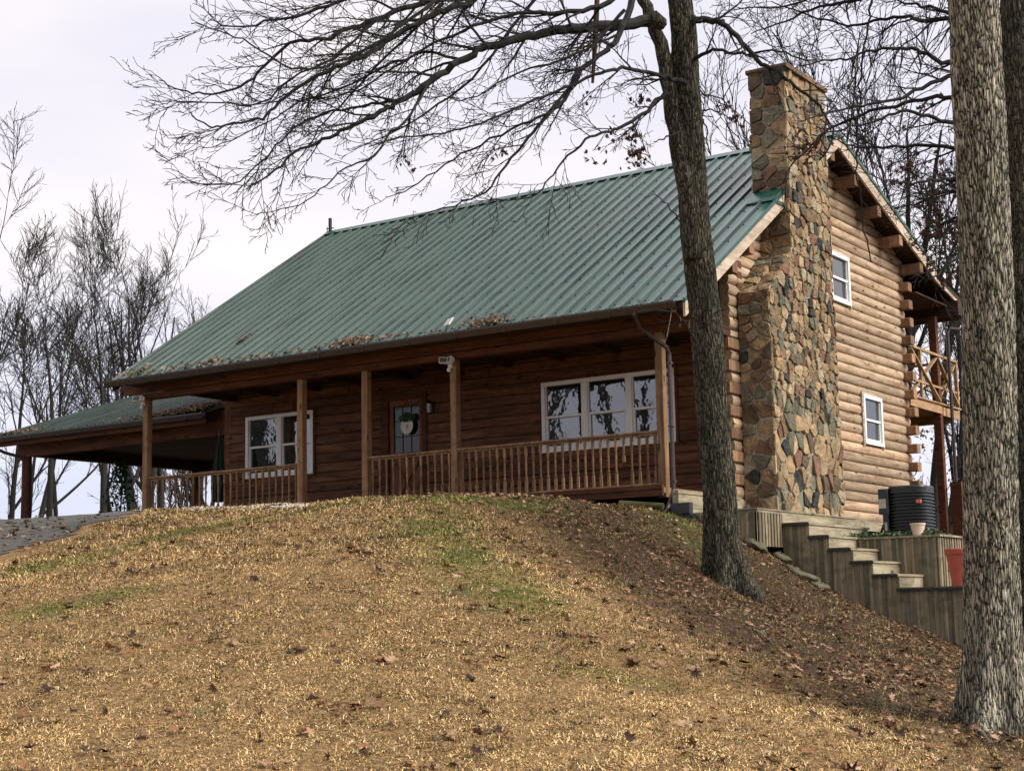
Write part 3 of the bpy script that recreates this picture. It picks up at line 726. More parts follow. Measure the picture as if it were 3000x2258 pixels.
# security floodlights on two posts
def floodlight(x, z, label, tilt):
    t = thing('floodlight', label, 'floodlight', (x, -2.3, z), 'white twin security floodlights on the porch posts')
    m_ = MB(); m_.lathe((x, -2.30, 0), [(.02, z-.02), (.045, z-.01), (.045, z+.02), (.03, z+.05)], 10); m_.box(x-.04, x+.04, -2.30, -2.272, z-.03, z+.06, bev=.005)
    m_.lathe((x-.01, -2.33, 0), [(.012, z-.105), (.035, z-.09), (.042, z-.06), (.03, z-.035), (.02, z-.02)], 10)
    m_.build('base', 'white_plastic', t)
    for s_, yaw in ((-1, R(35+tilt)), (1, R(-38+tilt))):
        c_ = Vector((x+s_*.085, -2.40, z+.10)); rot = Matrix.Rotation(yaw, 4, 'Z') @ Matrix.Rotation(R(-18), 4, 'X')
        def q(v): return c_+(rot @ Vector(v))
        m2 = MB(); m2.poly([q(v) for v in [(-.085, -.03, -.06), (.085, -.03, -.06), (.085, -.03, .06), (-.085, -.03, .06), (-.05, .05, -.035), (.05, .05, -.035), (.05, .05, .035), (-.05, .05, .035)]],
                [(0, 3, 7, 4), (1, 5, 6, 2), (2, 6, 7, 3), (0, 4, 5, 1), (4, 7, 6, 5)], .5)
        for (u0, u1, w0, w1) in ((-.085, .085, .045, .06), (-.085, .085, -.06, -.045), (-.085, -.07, -.045, .045), (.07, .085, -.045, .045)):
            m2.poly([q(v) for v in [(u0, -.045, w0), (u1, -.045, w0), (u1, -.045, w1), (u0, -.045, w1), (u0, -.028, w0), (u1, -.028, w0), (u1, -.028, w1), (u0, -.028, w1)]],
                    [(0, 1, 2, 3), (0, 4, 5, 1), (1, 5, 6, 2), (2, 6, 7, 3), (3, 7, 4, 0)], .5)
        hd = m2.build('lamp_head', 'white_plastic', t)
        m2 = MB(); m2.poly([q(v) for v in [(-.07, -.036, -.045), (.07, -.036, -.045), (.07, -.036, .045), (-.07, -.036, .045)]], [(0, 1, 2, 3)], .5)
        m2.build('lens', plain('led_lens', (.16, .19, .17), .15), hd)
    m_ = MB(); m_.bar((x-.07, -2.33, z+.06), (x+.07, -2.33, z+.06), .03, .03); m_.build('arm', 'white_plastic', t)
floodlight(-4.70, 1.20, 'white twin floodlight on the second porch post from the right', 8)
floodlight(-12.70, 1.24, 'white twin floodlight on the far left porch post', -15)
# solar panel on the roof edge
t = thing('solar_panel', 'small white solar panel on a short stalk at the roof edge', 'solar panel', (-4.3, -2.95, 1.75))
def qq(v): return Vector((-4.25, -2.95, 1.88)) + (Matrix.Rotation(R(-28), 4, 'Z') @ Matrix.Rotation(R(55), 4, 'X') @ Vector(v))
m_ = MB(); m_.poly([qq(v) for v in [(-.12, -.08, -.008), (.12, -.08, -.008), (.12, .08, -.008), (-.12, .08, -.008), (-.12, -.08, .008), (.12, -.08, .008), (.12, .08, .008), (-.12, .08, .008)]],
        [(0, 3, 2, 1), (4, 5, 6, 7), (0, 1, 5, 4), (1, 2, 6, 5), (2, 3, 7, 6), (3, 0, 4, 7)], .5); m_.build('panel_frame', 'white_plastic', t)
m_ = MB(); m_.poly([qq(v) for v in [(-.10, -.062, .011), (.10, -.062, .011), (.10, .062, .011), (-.10, .062, .011)]], [(0, 1, 2, 3)], .5); m_.build('solar_cell', plain('grey_cell', (.42, .45, .46), .25), t)
m_ = MB(); m_.tube([(-4.3, -2.98, 1.70), (-4.28, -2.97, 1.78), (-4.25, -2.95, 1.87)], .014, 6); m_.build('stalk', 'gutter', t)
# antenna
t = thing('antenna', 'thin dark antenna rod standing at the far left end of the roof ridge', 'antenna', (-12.78, 3.8, 6.1))
m_ = MB(); m_.box(-12.81, -12.75, 3.77, 3.83, 6.08, 6.48); m_.build('mast', 'black_metal', t)
m_ = MB(); m_.tube([(-12.90, 3.8, 6.22), (-12.66, 3.8, 6.22)], .012, 5); m_.tube([(-12.88, 3.8, 6.16), (-12.88, 3.8, 6.28)], .012, 5); m_.build('crossbar', 'black_metal', t)

# chimney: rubble stones --------------------------------------------
def clip(poly, a, b, c):      # keep a*x+b*y<=c
    out = []; n = len(poly)
    for i in range(n):
        p, q = poly[i], poly[(i+1) % n]; dp = a*p[0]+b*p[1]-c; dq = a*q[0]+b*q[1]-c
        if dp <= 0: out.append(p)
        if dp*dq < 0: t_ = dp/(dp-dq); out.append((p[0]+(q[0]-p[0])*t_, p[1]+(q[1]-p[1])*t_))
    return out
def stones(mb, bounds, seeds, an, to3, keep=None, gap=.010, rnd=None, dep=(.022, .07)):
    u0, u1, v0, v1 = bounds; sp = np.array(seeds)
    for i, (su, sv) in enumerate(seeds):
        d2 = ((sp[:, 0]-su)/an)**2+(sp[:, 1]-sv)**2; order = np.argsort(d2)[1:22]
        P = [(u0, v0), (u1, v0), (u1, v1), (u0, v1)]
        for j in order:
            qu, qv = sp[j]; au, av = (qu-su)/an**2, (qv-sv)
            c_ = au*(su+qu)/2+av*(sv+qv)/2; P = clip(P, au, av, c_)
            if len(P) < 3: break
        if len(P) < 3: continue
        if keep:
            for (a, b, c_) in keep(su, sv): P = clip(P, a, b, c_)
        if len(P) < 3: continue
        cx = sum(p[0] for p in P)/len(P); cy = sum(p[1] for p in P)/len(P)
        # shrink by mortar gap, chop corners
        def shrink(P, g_):
            o = []
            for p in P:
                dx, dy = p[0]-cx, p[1]-cy; l_ = math.hypot(dx, dy)
                if l_ < 1e-6: continue
                f_ = max(.35, 1-g_*1.25/l_); o.append((cx+dx*f_, cy+dy*f_))
            return o
        P = shrink(P, gap)
        Q = []
        for a in range(len(P)):
            p, q = P[a], P[(a+1) % len(P)]; L_ = math.hypot(q[0]-p[0], q[1]-p[1]); 
            if L_ < .004: continue
            t_ = .12
            Q.append((p[0]*(1-t_)+q[0]*t_, p[1]*(1-t_)+q[1]*t_)); 
            if L_ > .09: Q.append(((p[0]+q[0])/2+rnd.uniform(-.007, .007), (p[1]+q[1])/2+rnd.uniform(-.007, .007)))
            Q.append((p[0]*t_+q[0]*(1-t_), p[1]*t_+q[1]*(1-t_)))
        if len(Q) < 4: continue
        n = len(Q); dd = rnd.uniform(*dep); tu, tv = rnd.uniform(-.12, .12), rnd.uniform(-.12, .12)
        rings = []
        for (sc_, d_) in ((1, 0), (.99, dd*.8), (.93, dd*.98), (.5, dd*1.03)):
            rings.append([to3(cx+(p[0]-cx)*sc_+(rnd.uniform(-.005, .005) if d_ > 0 else 0), cy+(p[1]-cy)*sc_+(rnd.uniform(-.005, .005) if d_ > 0 else 0), max(.004, d_+(tu*(p[0]-cx)+tv*(p[1]-cy))*(1 if d_ > 0 else 0)+(rnd.uniform(-.009, .009) if d_ > 0 else 0))) for p in Q])
        vs = [p for r_ in rings for p in r_]+[to3(cx, cy, dd*1.05)]; fs = []
        for k in range(3):
            for a in range(n): fs.append((k*n+a, k*n+(a+1) % n, (k+1)*n+(a+1) % n, (k+1)*n+a))
        for a in range(n): fs.append((3*n+a, 3*n+(a+1) % n, 4*n))
        mb.poly(vs, fs, rnd.random())
def course_seeds(u0, u1, v0, v1, h, wid, rnd, jit=.3):
    out = []; v = v0+h*.4; 
    while v < v1:
        hh = h*rnd.uniform(.7, 1.3); u = u0+wid*rnd.uniform(.1, .6)
        while u < u1: out.append((u, v+rnd.uniform(-jit, jit)*h)); u += wid*rnd.uniform(.6, 1.45)
        v += hh
    return out
rc = random.Random(11)
CX0, CX1, CY0, CY1, CS = -.12, .62, -.04, 2.93, 1.05
mb = MB()
mb.poly([(0, CY0, -2.2), (CX1-.05, CY0+.03, -2.2), (CX1-.05, CY1-.03, -2.2), (0, CY1-.03, -2.2), (0, CY0+.03, 2.27), (CX1-.05, CY0+.03, 2.27), (CX1-.05, CY1-.03, 2.27), (0, CY1-.03, 2.27)],
        [(0, 1, 5, 4), (1, 2, 6, 5), (2, 3, 7, 6), (4, 5, 6, 7)], .5)
mb.poly([(0, CY0+.03, 2.27), (CX1-.05, CY0+.03, 2.27), (CX1-.05, CS+.03, 3.08), (0, CS+.03, 3.08), (CX1-.05, CS+.03, 2.27)], [(0, 1, 2, 3), (1, 4, 2)], .5)
mb.box(CX0+.03, CX1-.05, CS+.03, CY1-.03, 2.2, 6.70, .5)
ch = mb.build('chimney', 'mortar', ro)
mb = MB()
# +X face
sd_ = course_seeds(CY0-.05, CY1+.05, -2.0, .35, .29, .25, rc, .45)+course_seeds(CY0-.05, CY1+.05, .35, 3.3, .205, .22, rc, .30)+course_seeds(CS-.05, CY1+.05, 3.3, 6.6, .21, .22, rc, .30)
def kx(u, v):
    k_ = []
    if u < CS: k_ = [(-.81, .9, -.81*CY0+.9*2.27)] if v > 1.6 else []
    elif v > 2.9: k_ = [(-1, 0, -CS)]
    return k_
stones(mb, (CY0, CY1, -2.15, 6.72), [s_ for s_ in sd_ if not (s_[0] < CS and s_[1] > 2.27+(s_[0]-CY0)*.9-.03)], 1.0, lambda u, v, d: (CX1-.05+d, u, v), kx, .014, rc)
# -Y face base, shoulder, stack
sb = course_seeds(0, CX1, -2.0, .5, .30, .30, rc, .4)+course_seeds(0, CX1, .5, 2.3, .2, .27, rc, .2)
stones(mb, (0, CX1, -2.15, 2.28), sb, 1.0, lambda u, v, d: (u, CY0+.03-d, v), None, .015, rc)
ss = course_seeds(0, CX1, 0, 1.22, .17, .33, rc, .3)
sl = math.hypot(.9, .81); 
stones(mb, (0, CX1, 0, 1.21), ss, 1.0, lambda u, v, d: (u, CY0+.03+v*.9/sl-d*.81/sl, 2.27+v*.81/sl+d*.9/sl), None, .012, rc, (.02, .05))
st_ = course_seeds(CX0, CX1, 3.05, 6.65, .23, .33, rc, .2)
stones(mb, (CX0, CX1, 3.05, 6.72), st_, 1.0, lambda u, v, d: (u, CS+.03-d, v), None, .015, rc)
stones(mb, (CX0, CX1, 3.0, 6.72), course_seeds(CX0, CX1, 3.0, 6.65, .23, .33, rc, .2), 1.0, lambda u, v, d: (u, CY1-.03+d, v), None, .015, rc)
stones(mb, (CS, CY1, 4.0, 6.72), course_seeds(CS, CY1, 4.0, 6.65, .23, .33, rc, .2), 1.0, lambda u, v, d: (CX0+.03-d, u, v), None, .015, rc)
stones(mb, (0, CX1, -2.1, 4.2), course_seeds(0, CX1, -2.1, 4.2, .25, .3, rc, .2), 1.0, lambda u, v, d: (u, CY1-.03+d, v), None, .015, rc)
# top slab stones
for (a0, a1) in ((CS-.03, 1.75), (1.77, 2.4), (2.42, CY1+.04)):
    mb.box(CX0-.04, CX1+.05, a0, a1, 6.68, 6.76+rc.uniform(-.01, .02), rc.choice((.02, .38, .81)), bev=.02)
mb.build('stonework', 'stone', ch)

# rear balcony -------------------------------------------------------
bal = MB(); bal.box(-12, -.02, D+.12, 11.65, 1.20, 1.26, .5); bal.box(-12, -.05, 8.6, 8.68, 1.0, 1.2); bal.box(-12, -.05, 11.3, 11.4, 1.0, 1.2)
bal = bal.build('balcony', 'deck_wood', cabin)
m_ = MB(); m_.box(-.02, .03, 8.42, 10.50, 1.13, 1.33, .85); m_.box(-.02, .028, 10.56, 11.72, 1.10, 1.30, .8); m_.box(-.06, .07, 8.42, 11.75, 1.335, 1.37, .6); m_.build('fascia_board', 'deck_wood', bal)
m_ = MB(); m_.bar((0, 8.4, 2.50), (0, 11.75, 2.50), .06, .05); m_.bar((0, 8.4, 1.74), (0, 11.75, 1.74), .05, .045)
m_.bar((.0, 9.25, 1.37), (.0, 9.25, 2.48), .06, .06, (0, 1, 0)); m_.bar((.0, 11.68, 1.37), (.0, 11.68, 2.52), .08, .08, (0, 1, 0))
for (a, b) in ((8.6, 10.35), (10.35, 11.65)):
    m_.bar((.02, a, 2.42), (.02, b, 1.42), .04, .09, (1, 0, 0)); m_.bar((-.03, a, 1.42), (-.03, b, 2.42), .04, .09, (1, 0, 0))
for x in (-1.6, -3.2, -4.8): m_.bar((x, 11.68, 1.37), (x, 11.68, 2.5), .08, .08, (0, 1, 0)); m_.bar((x, 11.7, 2.4), (x+1.6, 11.7, 1.45), .09, .04); m_.bar((x, 11.66, 1.45), (x+1.6, 11.66, 2.4), .09, .04)
m_.bar((-4.8, 11.68, 2.5), (0, 11.68, 2.5), .06, .06)
m_.build('balcony_railing', 'deck_wood', bal)
m_ = MB(); m_.box(-.15, .02, 10.36, 10.53, -2.2, 3.42); m_.build('balcony_post', 'dark_wood', bal)
m_ = MB(); m_.box(.10, .36, 10.5, 10.72, -2.2, -.45, .4); m_.build('balcony_post', 'dark_wood', bal)
m_ = MB(); m_.box(-12.6, .52, 10.55, 10.72, 3.42, 3.76, .4); m_.box(-12.6, .3, D+.1, 10.5, 3.62, 3.65, .3); m_.build('balcony_beam', 'soffit', bal)
gutter(-12.8, .5, 12.05, 3.70, cabin, s=-1)
m_ = MB(); m_.tube([(.42, 12.1, 3.6), (.42, 12.0, 3.28), (.40, 11.7, 3.22), (.18, 10.85, 3.18), (.15, 10.8, 3.05), (.15, 10.78, -1.0)], .04, 8); m_.build('downspout', 'gutter', cabin)

# carport --------------------------------------------------------------
cp = thing('carport', 'low green metal roofed carport on a log post at the left end of the cabin', 'carport', (-16.5, 3, -1.2))
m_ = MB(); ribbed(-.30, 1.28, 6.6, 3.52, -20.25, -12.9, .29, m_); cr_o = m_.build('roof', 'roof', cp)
m_ = MB(); slab(m_, -.28, 1.28, 6.6, 3.52, -20.22, -12.9, .012, .10); m_.build('roof_deck', 'soffit', cr_o)
m_ = MB(); slab(m_, -.28, 1.28, 6.6, 3.52, -20.27, -20.23, -.02, .16); m_.build('rake_board', 'dark_wood', cr_o)
m_ = MB(); m_.box(-20.1, -12.9, -.27, -.23, 1.04, 1.19, .3); m_.box(-19.75, -12.65, .19, .30, 1.162, 1.36, .3); m_.box(-19.75, -12.65, .15, .33, .80, 1.16, .6, bev=.01); m_.build('beam', 'dark_wood', cp)
m_ = MB(); m_.box(-19.75, -19.50, .335, 6.5, .84, 1.20, .4, bev=.01); m_.box(-13.0, -12.8, .335, 6.5, .84, 1.2, .4); m_.box(-19.5, -13.0, 6.2, 6.4, .84, 1.2, .4); m_.build('beam', 'soffit', cp)
m_ = MB(); m_.box(-19.5, -13.0, .34, 6.2, 1.10, 1.13, .4); m_.build('ceiling', 'soffit', cp)
m_ = MB(); m_.tube([(-19.53, .25, -1.9), (-19.54, .26, 0), (-19.54, .25, .84)], [.13, .125, .12], 12)
m_.build('post', wood('log_post_wood', (.035, .013, .008), (.085, .032, .019), (.14, .06, .035), 'z'), cp, smooth=True)
m_ = MB(); m_.tube([(-19.55, 6.0, h1(-19.5, 6)-.1), (-19.54, 6.0, .84)], .12, 12); m_.build('post', 'dark_wood', cp, smooth=True)
gutter(-20.3, -12.9, -.30, 1.27, cp, s=1)
m_ = MB(); m_.tube([(-20.1, -.36, 1.16), (-20.1, -.35, 1.05), (-19.95, -.1, .92), (-19.68, .2, .80), (-19.68, .2, .72)], .04, 8); m_.build('downspout', 'gutter', cp)
# ------------------------------------------------------------------ yard
def ground_at(px, py, d0=8.0, d1=40.0):
    ds = np.arange(d0, d1, .05); P = CAM[None]+ds[:, None]*(FX+RX*(px-W0/2)/F+UX*(H0/2-py)/F)[None]
    g_ = hz(P[:, 0], P[:, 1])-P[:, 2]; k = np.argmax(g_ > 0)
    if g_[k] <= 0: return None
    return Vector((P[k, 0], P[k, 1], hz([P[k, 0]], [P[k, 1]])[0]))
# boarded platform beside the chimney
pf = thing('boarded_platform', 'low weathered board clad platform at the foot of the stone chimney', 'platform', (.7, -.5, -2.2))
m_ = MB(); m_.box(.1, 1.385, -2.51, -1.62, -1.765, -1.725, .7); m_.box(.1, 1.385, -1.62, 4.6, -1.77, -1.73, .6); m_.box(.7, 1.40, -2.55, 1.5, -1.724, -1.70, .15)
m_.build('deck', 'step_wood', pf)
def vboards(m_, a0, a1, top, bot, plane, axis, th=.022, w_=.14, bat=.05):
    a = a0; i = 0
    while a < a1-.01:
        b = min(a+w_, a1); zt = top((a+b)/2); zb = bot((a+b)/2)
        if axis == 'x': m_.box(a+.003, b-.003, plane-th, plane, zb, zt, rr.random())
        else: m_.box(plane, plane+th, a+.003, b-.003, zb, zt, rr.random())
        if bat:
            if axis == 'x': m_.box(b-bat/2, min(b+bat/2, a1), plane-th-.016, plane-th-.001, zb, zt-.003, rr.uniform(.5, 1))
            else: m_.box(plane+th+.001, plane+th+.016, b-bat/2, min(b+bat/2, a1), zb, zt-.003, rr.uniform(.5, 1))
        a = b
m_ = MB(); vboards(m_, .1, 1.38, lambda a: -1.765, lambda a: h1(a, -2.6)-.15 if a < .9 else -2.42, -2.51, 'x')
vboards(m_, -2.50, -1.67, lambda a: -1.765, lambda a: -2.30, 1.385, 'y', w_=.11, bat=.045)
m_.build('cladding', 'grey_board', pf)
m_ = MB(); m_.box(1.385, 1.415, -1.64, 4.6, -1.915, -1.775, .9); m_.build('edge_board', 'step_wood', pf)
# steps
stp = thing('wooden_steps', 'weathered board clad wooden steps going down the slope beside the cabin', 'steps', (2.4, -1.1, -3.0))
XS = [1.42, 1.86, 2.19, 2.54, 2.90, 3.28, 5.2]; ZS = [-1.92, -2.14, -2.35, -2.565, -2.78, -3.0]
for i in range(6):
    m_ = MB(); x0, x1, z = XS[i], XS[i+1], ZS[i]
    m_.box(x0, x1+.02, -1.70, (-.48 if i > 1 else .9), z-.035, z, rr.uniform(.5, 1)); m_.build('tread', 'step_wood', stp)
    m_ = MB(); m_.box(x0, x1+.028, -1.712, -1.672, z-.045, z-.005, .0); m_.box(x0+.0, x1+.0, -1.70, -1.6705, z+.001, z+.008, 0); m_.build('nosing', 'black_metal', stp)
    if i < 5:
        m_ = MB(); m_.box(x1-.03, x1-.001, -1.64, (-.49 if i > 0 else .85), ZS[i+1]+.004, z-.037, rr.uniform(.6, 1)); m_.build('riser', 'step_wood', stp)
m_ = MB()
def ztop(x):
    for i in range(6):
        if x < XS[i+1]: return ZS[i]-.04
vboards(m_, 1.42, 4.9, ztop, lambda a: h1(a, -1.75)-.12, -1.645, 'x', w_=.145)
m_.build('side_cladding', 'grey_board', stp)
m_ = MB(); vboards(m_, -1.62, -.5, lambda a: -3.04, lambda a: h1(4.9, a)-.15, 4.88, 'y'); m_.build('end_cladding', 'grey_board', stp)
# planter
pl = thing('raised_planter', 'raised board clad planter bed along the cabin gable above the steps', 'planter', (2.8, 1.5, -3))
m_ = MB(); vboards(m_, 2.0, 3.56, lambda a: -2.185, lambda a: -3.1, -.445, 'x', w_=.125, bat=.04); vboards(m_, -.44, 6.0, lambda a: -2.185, lambda a: max(h1(3.6, a), -4.2)-.1, 3.54, 'y', w_=.12, bat=.05)
m_.build('cladding', 'grey_board', pl)
m_ = MB(); m_.box(1.9, 3.60, -.50, -.36, -2.183, -2.15, .1); m_.box(3.47, 3.61, -.355, 6.0, -2.183, -2.15, .9); m_.build('cap_board', 'step_wood', pl)
m_ = MB(); m_.box(1.43, 3.53, -.43, 9.0, -2.6, -2.19, .5); m_.build('soil', plain('planter_soil', (.05, .035, .022), .95, nscale=12, amt=.6, bump=.6), pl)
m_ = MB(); r3 = random.Random(8)
for i in range(1500):
    x = r3.uniform(2.0, 3.45) if i % 3 else r3.uniform(1.5, 3.5); y = -.34+abs(r3.gauss(0, .3)); z = -2.15+abs(r3.gauss(0, .035))
    if 2.2 < x < 2.98 and .55 < y < 1.3: continue
    c_ = Vector((x, y, z)); a = Vector((r3.uniform(-1, 1), r3.uniform(-1, 1), r3.uniform(-.4, .8))).normalized()*.032; b = a.cross(Vector((r3.uniform(-1, 1), r3.uniform(-1, 1), r3.uniform(-1, 1)))).normalized()*.022
    m_.poly([c_-a, c_+b, c_+a, c_-b], [(0, 1, 2, 3)])
iv = m_.build('ivy', 'grass_green'); iv['kind'] = 'stuff'
# air conditioner
ac = thing('air_conditioner', 'black ribbed outdoor air conditioner standing in the planter bed by the log gable', 'air conditioner', (2.62, .93, -2.19))
AX, AY = 2.64, .94
m_ = MB(); m_.box(AX-.40, AX+.40, AY-.4, AY+.4, -2.19, -2.13, .5); m_.build('base_pad', 'mortar', ac)
def rsq(h, r, n=8):
    o = []
    for (sx, sy, a0) in ((1, 1, 0), (-1, 1, 90), (-1, -1, 180), (1, -1, 270)):
        for k in range(n+1):
            t = R(a0+90*k/n); o.append((sx*(h-r)+r*math.cos(t), sy*(h-r)+r*math.sin(t)))
    return o
def loft(m_, prof, r=.16, var=.5):
    rings = [[(AX+x, AY+y, z) for (x, y) in rsq(h, r if h > r else h*.9)] for (h, z) in prof]; n = len(rings[0]); vs = [p for q in rings for p in q]
    fs = [(k*n+a, k*n+(a+1) % n, (k+1)*n+(a+1) % n, (k+1)*n+a) for k in range(len(rings)-1) for a in range(n)]
    fs += [tuple(range(n))[::-1], tuple((len(rings)-1)*n+a for a in range(n))]; m_.poly(vs, fs, var)
m_ = MB(); loft(m_, [(.29, -2.13), (.29, -1.30)]); m_.build('coil', 'dark_room', ac)
m_ = MB(); pr = [(.325, -2.13), (.325, -2.08)]
z = -2.08
while z < -1.38: pr += [(.300, z+.004), (.300, z+.020), (.332, z+.034), (.332, z+.046), (.322, z+.056)]; z += .056
pr += [(.325, -1.37), (.330, -1.28), (.32, -1.255), (.27, -1.245)]
loft(m_, pr); m_.build('louvred_guard', 'black_metal', ac, smooth=False)
m_ = MB(); m_.box(AX-.47, AX-.29, AY-.34, AY-.02, -1.72, -1.29, .3, bev=.02); m_.box(AX-.40, AX-.30, AY-.33, AY-.05, -2.12, -1.722, .3); m_.build('service_panel', 'black_metal', ac)
m_ = MB(); m_.box(AX-.455, AX-.33, AY-.348, AY-.341, -1.62, -1.46, .5); m_.box(AX-.37, AX-.33, AY-.337, AY-.331, -2.0, -1.86); m_.build('rating_label', 'label_paper', ac)
m_ = MB(); m_.box(AX+.20, AX+.28, AY-.34, AY-.3, -1.56, -1.50, .5); m_.build('red_label', 'red_label', ac)
m_ = MB(); m_.tube([(AX-.36, AY-.2, -1.75), (AX-.42, AY-.25, -1.9), (AX-.55, AY-.1, -2.05), (AX-.75, AY+.1, -2.1)], .022, 6); m_.build('conduit', 'black_metal', ac)
# pots
def pot(name, label, cat, x, y, z, r, h, mat, flare=.72):
    t = thing(name, label, cat, (x, y, z))
    m_ = MB(); m_.lathe((x, y, z), [(r*flare*.95, 0), (r*flare, .01), (r*.93, h*.84), (r*.95, h*.85)], 28); m_.build('body', mat, t, smooth=False)
    m_ = MB(); m_.lathe((x, y, z), [(r*.93, h*.845), (r*1.0, h*.86), (r*1.03, h*.98), (r*1.0, h), (r*.9, h), (r*.88, h*.93)], 28); m_.build('rim', mat, t)
    m_ = MB(); m_.lathe((x, y, z), [(r*.86, h*.88), (r*.1, h*.92)], 20); m_.build('potting_soil', 'ground', t)
pot('plant_pot', 'large plain terracotta red plastic pot on the lowest step landing', 'plant pot', 4.16, -1.15, -3.0, .27, .58, 'terracotta', .66)
pot('plant_pot', 'small pale clay pot on the planter edge in front of the air conditioner', 'plant pot', 3.17, -.30, -2.15, .125, .20, 'clay_white', .68)
# rocks
rk = [('flat mossy rock in the leaves just below the boarded platform corner', 2215, 1606, .42, .12), ('narrow flat rock between the right hand oak roots and the steps', 2285, 1638, .34, .10),
      ('long flat mossy rock lying along the foot of the steps', 2345, 1690, .62, .12), ('dark low rock at the lower end of the rock row by the steps', 2400, 1722, .3, .10)]
for i, (lb, px, py, L_, h_) in enumerate(rk):
    p = ground_at(px, py, 15, 30)
    if p is None: continue
    bm_v = []; bpy_mb = MB(); n, m = 14, 6; d = Vector((.75, .05, -.35)).normalized(); s_ = Vector((0, 1, 0)); u_ = d.cross(s_)*-1
    for j in range(m+1):
        t = j/m*math.pi
        for k in range(n):
            a = 2*math.pi*k/n; q = Vector((math.cos(a)*math.sin(t), math.sin(a)*math.sin(t), math.cos(t)))
            q *= 1+.55*mnoise.noise(q*1.9+Vector((i*3, 0, 0)))+.25*mnoise.noise(q*4+Vector((i*5, 0, 0)))
            bm_v.append(p+d*(q.x*L_*.5+r3.uniform(-.02, .02))+s_*(q.y*.2)+u_*(q.z*h_*.5-.045+r3.uniform(-.012, .012)))
    bpy_mb.poly(bm_v, [(j*n+k, j*n+(k+1) % n, (j+1)*n+(k+1) % n, (j+1)*n+k) for j in range(m) for k in range(n)], .5)
    tag(base_origin(bpy_mb.build('flat_rock', 'rock', smooth=True), p), lb, 'rock', 'flat rocks beside the steps')
# timbers and blocks under the porch corner
for i, (lb, a, b, r_) in enumerate([('upper green mossy timber lying under the right end of the porch', (-1.15, -2.42, -1.49), (-.35, -2.40, -1.58), .055),
                                    ('lower green mossy timber under the right end of the porch', (-1.25, -2.5, -1.60), (-.45, -2.5, -1.70), .055)]):
    m_ = MB(); m_.tube([a, b], r_, 10); tag(base_origin(m_.build('landscape_timber', 'mossy'), a), lb, 'timber', 'mossy timbers under the porch')
for i, (lb, x, z) in enumerate([('upper black block stacked beside the downspout foot', .12, -1.66), ('lower black block on the ground beside the downspout foot', .17, -1.85)]):
    m_ = MB(); m_.box(x-.14, x+.2, -2.75, -2.63, z-.095, z+.095, .1, bev=.015); tag(base_origin(m_.build('stone_block', 'black_metal'), (x, -2.69, z-.09)), lb, 'block')
# folded umbrella in the porch corner
um = thing('folded_umbrella', 'folded dark green umbrella leaning in the far left porch corner', 'umbrella', (-12.25, -.5, FL))
m_ = MB(); m_.tube([(-12.25, -.55, FL), (-12.3, -.45, .78)], .02, 8); m_.build('pole', 'black_metal', um)
m_ = MB(); vs = []; n = 16
for (t, r_) in ((.25, .10), (.4, .13), (.7, .09), (.95, .02)):
    for k in range(n):
        a = 2*math.pi*k/n; rr_ = r_*(1+.35*(k % 2)); vs.append((-12.25-.05*t+rr_*math.cos(a), -.55+.1*t+rr_*math.sin(a), FL+2.04*t))
m_.poly(vs, [(j*n+k, j*n+(k+1) % n, (j+1)*n+(k+1) % n, (j+1)*n+k) for j in range(3) for k in range(n)], .5); m_.build('canopy', 'green_cloth', um)
# leaf drifts on roofs
def leafshape(r_, s_):      # lobed oak leaf outline, flat, curled
    o = []; n = 14; cu = r_.uniform(.2, 1.5)*r_.choice((1, 1, -1)); cv = r_.uniform(-.3, 1.1)
    for k in range(n):
        a = 2*math.pi*k/n; q = (1 if k % 2 == 0 else r_.uniform(.42, .75))*r_.uniform(.7, 1.15); x = math.cos(a)*q; y = math.sin(a)*q*.62
        o.append((x*s_, y*s_, s_*(.55*(y*y*2.2-.1)*cu+.4*x*x*cv)))
    return o
def drop_leaf(m_, r_, p, nrm, s_, tilt=.35, var=None):
    q = nrm.to_track_quat('Z', 'Y').to_matrix() @ Matrix.Rotation(r_.uniform(0, 6.28), 3, 'Z') @ Matrix.Rotation(r_.gauss(0, tilt), 3, 'X')
    o = leafshape(r_, s_); m_.poly([p+q @ Vector(v) for v in o]+[p+q @ Vector((0, 0, -.02*s_))], [(k, (k+1) % 14, 14) for k in range(14)], var)
def m_leaf():
    g = G('fallen_oak_leaf', .75, 0, .2); v = g.attr('var').outputs['Fac']
    cols = [(.030, .018, .012), (.13, .072, .038), (.28, .165, .09), (.085, .038, .022), (.36, .24, .145), (.19, .10, .05), (.045, .026, .017), (.20, .085, .042), (.11, .065, .037), (.24, .15, .085)]
    g.col(g.ramp(v, [(i/len(cols), k) for i, k in enumerate(cols)], 'CONSTANT')); return g.m
M['leaf'] = m_leaf()
r4 = random.Random(21); m_ = MB(); nf = Vector((0, -.546, .838))
for (xc, sx, n, yy) in ((-12.35, .35, 60, .22), (-11.2, 1.2, 50, .1), (-10.2, .25, 45, .15), (-9.2, 1.0, 40, .08), (-6.6, .45, 110, .16), (-6.0, .9, 30, .08), (-3.5, .5, 150, .16), (-10.1, .12, 25, .12), (-7.5, 3.0, 50, .06), (-4.5, 3.0, 40, .05)):
    for i in range(n):
        x = xc+r4.gauss(0, sx*.5); y = -3.0+abs(r4.gauss(0, yy)) + (0.9 if (xc, n) == (-10.1, 25) else 0)
        if not -12.8 < x < .4: continue
        drop_leaf(m_, r4, Vector((x, y, roof_z(y)+.035+r4.random()*.04)), nf, r4.uniform(.035, .06), .6)
o = m_.build('roof_leaf_litter', 'leaf'); o['kind'] = 'stuff'
m_ = MB()
